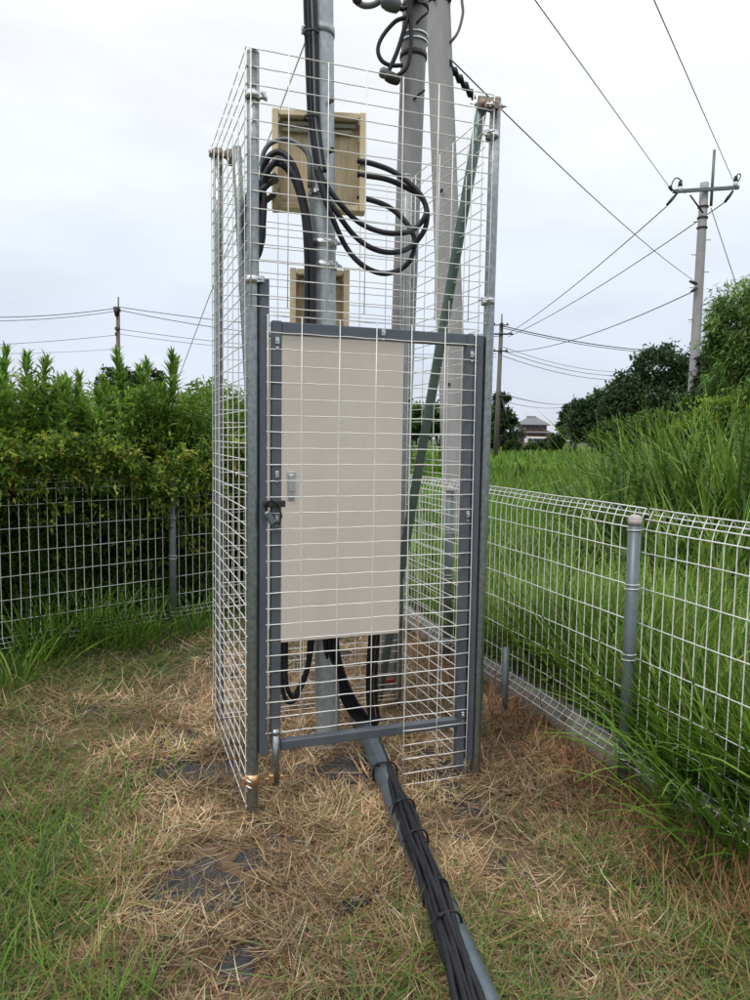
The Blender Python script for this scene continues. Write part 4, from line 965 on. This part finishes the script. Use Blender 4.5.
# ------------------------------------------------------------------ far timber poles
def far_pole(px0, px1, pyt, Yd, r, label, arms, rod=None, m='wood', extra=()):
    b_ = tb(px0, 0, Yd); t_ = AT(px1, pyt, Yd); th = thing('far_power_pole', b_, label, 'utility pole')
    build(MB().tube([b_, b_.lerp(t_, .5), t_], [r*1.2, r, r*.85], 10), 'pole_shaft', M[m], th)
    if rod: build(MB().tube([AT(px1+.3, pyt+8, Yd-.2), AT(px1+.4, rod, Yd-.2)], r*.3, 6), 'lightning_rod', M['dark'], th)
    for xa, xb, py, tk in arms:
        a_, b__ = AT(xa, py, Yd-.15), AT(xb, py, Yd-.15); build(MB().tube([a_, b__], tk, 6), 'crossarm', M['dark'], th)
        for f_ in (.1, .5, .9):
            c = a_.lerp(b__, f_); build(MB().tube([c, c+ZV*sz(2.2, Yd)], sz(.6, Yd), 6), 'insulator', M['dark'], th)
    for a_, b__, tk in extra: build(MB().tube([AT(*a_, Yd-.1), AT(*b__, Yd-.1)], tk, 8), 'fitting', M['dark'], th)
    return th
far_pole(496, 501.5, 323, 48, .15, 'dark timber power pole just right of the cage in the distance', [(491, 513, 334, .06), (493, 508, 351, .05), (493, 509, 325, .04)], 314, extra=(((499, 396), (509, 396.5), .1), ((501, 395), (512, 437), .05)))
far_pole(118, 118, 307, 44, .13, 'lone grey brown power pole above the left hedge', [(114.5, 120.5, 311, .07), (115, 120, 329, .07)], 297, m='wood', extra=(((115, 307), (117, 316), .12), ((115.5, 334), (117, 334), .1)))
far_pole(572.5, 573.5, 400, 105, .16, 'small pale pole far off before the dark trees', [(569, 577, 404, .08)], 394, m='conc')

# ------------------------------------------------------------------ overhead wires
def span(a, b, sag, r, parent, n=16):
    pts = []
    for k in range(n+1):
        t = k/n; p = a.lerp(b, t); p.z -= sag*4*t*(1-t); pts.append(p)
    return build(MB().tube(pts, r, 5), 'wire', M['linegrey'], parent)
def line(label, spans, n=16, group=None):
    a = spans[0][0]; t_ = thing('overhead_wires', a, label, 'overhead wires', group)
    for a, b, sag, r in spans: span(a, b, sag, r, t_, n)
    return t_
def ext(a, b, f): return a+(b-a)*f
a = AT(668.5, 186, pY); b = AT(535, 0, 12.5); line('overhead wire from the crossarm left end up to the top of the photo', [(a, ext(a, b, 3.2), .0, .010)])
a = AT(733, 180, pY); b = AT(654, 0, 12.5); line('overhead wire from the crossarm right end steeply up to the photo top', [(a, ext(a, b, 3.2), .0, .010)])
a = AT(693, 280, 24.2); b = AT(503, 122, 13); c = on2(62)+Vector((.13, -.05, 0))
line('thick service wire from the concrete pole behind the cage down to the right power pole', [(c, a, .16, .009)])
# wrapped dead end on that wire
mb = MB(); p0, p1 = AT(448.5, 64, b2.y-.1), AT(474, 98, b2.y+.3)
dd = p1-p0; mb.tube([p0+dd*(k/14)+ZV*.02*math.sin(k*2.1) for k in range(15)], [.03 if k % 3 else .055 for k in range(15)], 8); build(mb, 'wrapped_grip', M['black'], base=p0, label='black wrapped cable grip between the concrete pole and the rusty clamp', category='cable grip')
fY = 47.8
line('overhead wire falling left from the crossarm left end to the far timber pole', [(AT(667, 206, pY), AT(506, 335, fY), .25, .018)])
line('overhead wire from the crossarm right end passing behind the power pole to the far pole', [(AT(725, 202, pY), AT(508, 337, fY), .3, .018)])
line('lower wire from the middle of the right power pole towards the far pole', [(AT(692, 292, pY), AT(507, 352, fY), .45, .018)])
line('guy wire slanting down right from the crossarm into the bamboo', [(AT(711, 208, pY), AT(738, 290, 22), 0, .014)])
line('bundle of twisted wires from the far timber pole running right behind the dark tree', [(AT(503, 326, 48), AT(680, 352, 60), .35, .035), (AT(503, 328, 48), AT(680, 354, 60), .35, .025)])
line('three low wires sagging right of the far timber pole', [(AT(503, 351, 48), AT(660, 372, 75), .9, .022), (AT(503, 356, 48), AT(660, 376, 75), .9, .022), (AT(503, 347, 48), AT(660, 368, 75), .9, .018)])
line('faint pair of wires from the far timber pole to the small pale pole', [(AT(509, 396, 48), AT(573, 403, 105), .35, .03), (AT(506, 402, 48), AT(573, 404, 105), .5, .02), (AT(573, 404, 105), AT(670, 404, 130), .3, .03)])
line('wires running left from the lone pole above the hedge', [(AT(117, 308, 44), AT(-60, 316, 40), .25, .022), (AT(117, 311, 44), AT(-60, 320, 40), .25, .018), (AT(117, 335, 44), AT(-60, 347, 40), .1, .014), (AT(117, 349, 44), AT(-60, 354, 40), .1, .010)])
line('wires running right from the lone pole to behind the cage', [(AT(119, 307, 44), AT(500, 334, 48), .5, .022), (AT(119, 310, 44), AT(500, 336, 48), .9, .022), (AT(119, 329, 44), AT(496, 354, 48), .5, .016), (AT(119, 334, 44), AT(496, 357, 48), .5, .014)])
line('single far wire crossing low behind the hedge and the cage', [(AT(150, 386, 90), AT(430, 398, 95), .3, .03)])

# ------------------------------------------------------------------ house and bus far away
hb = tb(530, 0, 150); H = thing('house', hb, 'brown two storey house with a grey tiled hip roof far away across the meadow', 'house')
xa, ya = Vector((1, 0, 0)), Vector((0, 1, 0))
def hip(c, hx, hy, z0, z1, rx, name, m, parent):
    vs = [c+xa*(i_*hx)+ya*(j_*hy)+ZV*z0 for i_, j_ in ((-1, -1), (1, -1), (1, 1), (-1, 1))]+[c+xa*-rx+ZV*z1, c+xa*rx+ZV*z1]
    vs += [v_-ZV*.15 for v_ in vs[:4]]
    return build(MB().add(vs, [(0, 1, 5, 4), (1, 2, 5), (2, 3, 4, 5), (3, 0, 4), (6, 7, 1, 0), (7, 8, 2, 1), (8, 9, 3, 2), (9, 6, 0, 3), (9, 8, 7, 6)]), name, M[m], parent)
hb0 = Vector((hb.x, hb.y, 0))
build(MB().box(hb0+ZV*1.6, xa, ya, ZV, 3.7, 3, 1.6), 'wall', M['brownwall'], H)
build(MB().box(hb0+xa*.3+ZV*4.0, xa, ya, ZV, 2.5, 2.4, .85), 'wall', M['brownwall'], H)
hip(hb0, 4.0, 3.6, 3.15, 3.9, 2.6, 'roof', 'tile', H); hip(hb0+xa*.3, 3.1, 3.0, 4.75, 6.3, .9, 'roof', 'tile', H)
build(MB().box(hb0+xa*.1+ZV*6.35, xa, ya, ZV, 1.0, .12, .12), 'ridge', M['tile'], H)
for x_, z_ in ((-1.2, 4.05), (.3, 4.05), (1.8, 4.05), (-2.2, 1.8), (-.4, 1.8), (1.6, 1.8)):
    w_ = build(MB().box(hb0+xa*x_+ZV*z_-ya*(2.45 if z_ > 3 else 3.05)+(ZV*0), xa, ya, ZV, .5, .04, .42), 'window', M['bark'], H)
    build(MB().box(hb0+xa*x_+ZV*z_-ya*(2.50 if z_ > 3 else 3.10), xa, ya, ZV, .44, .02, .36), 'pane', M['glass'], w_)
vb = tb(539, 0, 125); B = thing('minibus', Vector((vb.x, vb.y, 0)), 'white minibus parked beyond the meadow in front of the brown house', 'minibus')
vb = Vector((vb.x, vb.y, 0)); prof = [(-2.35, .5), (2.1, .5), (2.3, .9), (2.2, 1.35), (1.95, 2.0), (1.7, 2.18), (-2.2, 2.22), (-2.35, 2.0)]
vs = [vb+xa*x_+ya*s_+ZV*z_ for s_ in (-.85, .85) for x_, z_ in prof]; n = len(prof)
build(MB().add(vs, [tuple(range(n)), tuple(range(2*n-1, n-1, -1))]+[(k, n+k, n+(k+1) % n, (k+1) % n) for k in range(n)]), 'body', M['vanwhite'], B)
for x_ in (-1.7, -.85, 0, .85):
    build(MB().box(vb+xa*x_-ya*.87+ZV*1.62, xa, ya, ZV, .38, .02, .27), 'window', M['glass'], B)
build(MB().box(vb+xa*1.72-ya*.87+ZV*1.58, xa, ya, ZV, .3, .02, .24), 'window', M['glass'], B)
for x_ in (-1.5, 1.45):
    wh = build(MB().tube([vb+xa*x_-ya*.88+ZV*.34, vb+xa*x_-ya*.70+ZV*.34], .34, 18), 'wheel', M['black'], B); build(MB().tube([vb+xa*x_-ya*.9+ZV*.34, vb+xa*x_-ya*.86+ZV*.34], .19, 14), 'rim', M['steel'], wh)
build(MB().box(vb+xa*2.28-ya*.6+ZV*.85, xa, ya, ZV, .05, .14, .1), 'headlight', M['white'], B)
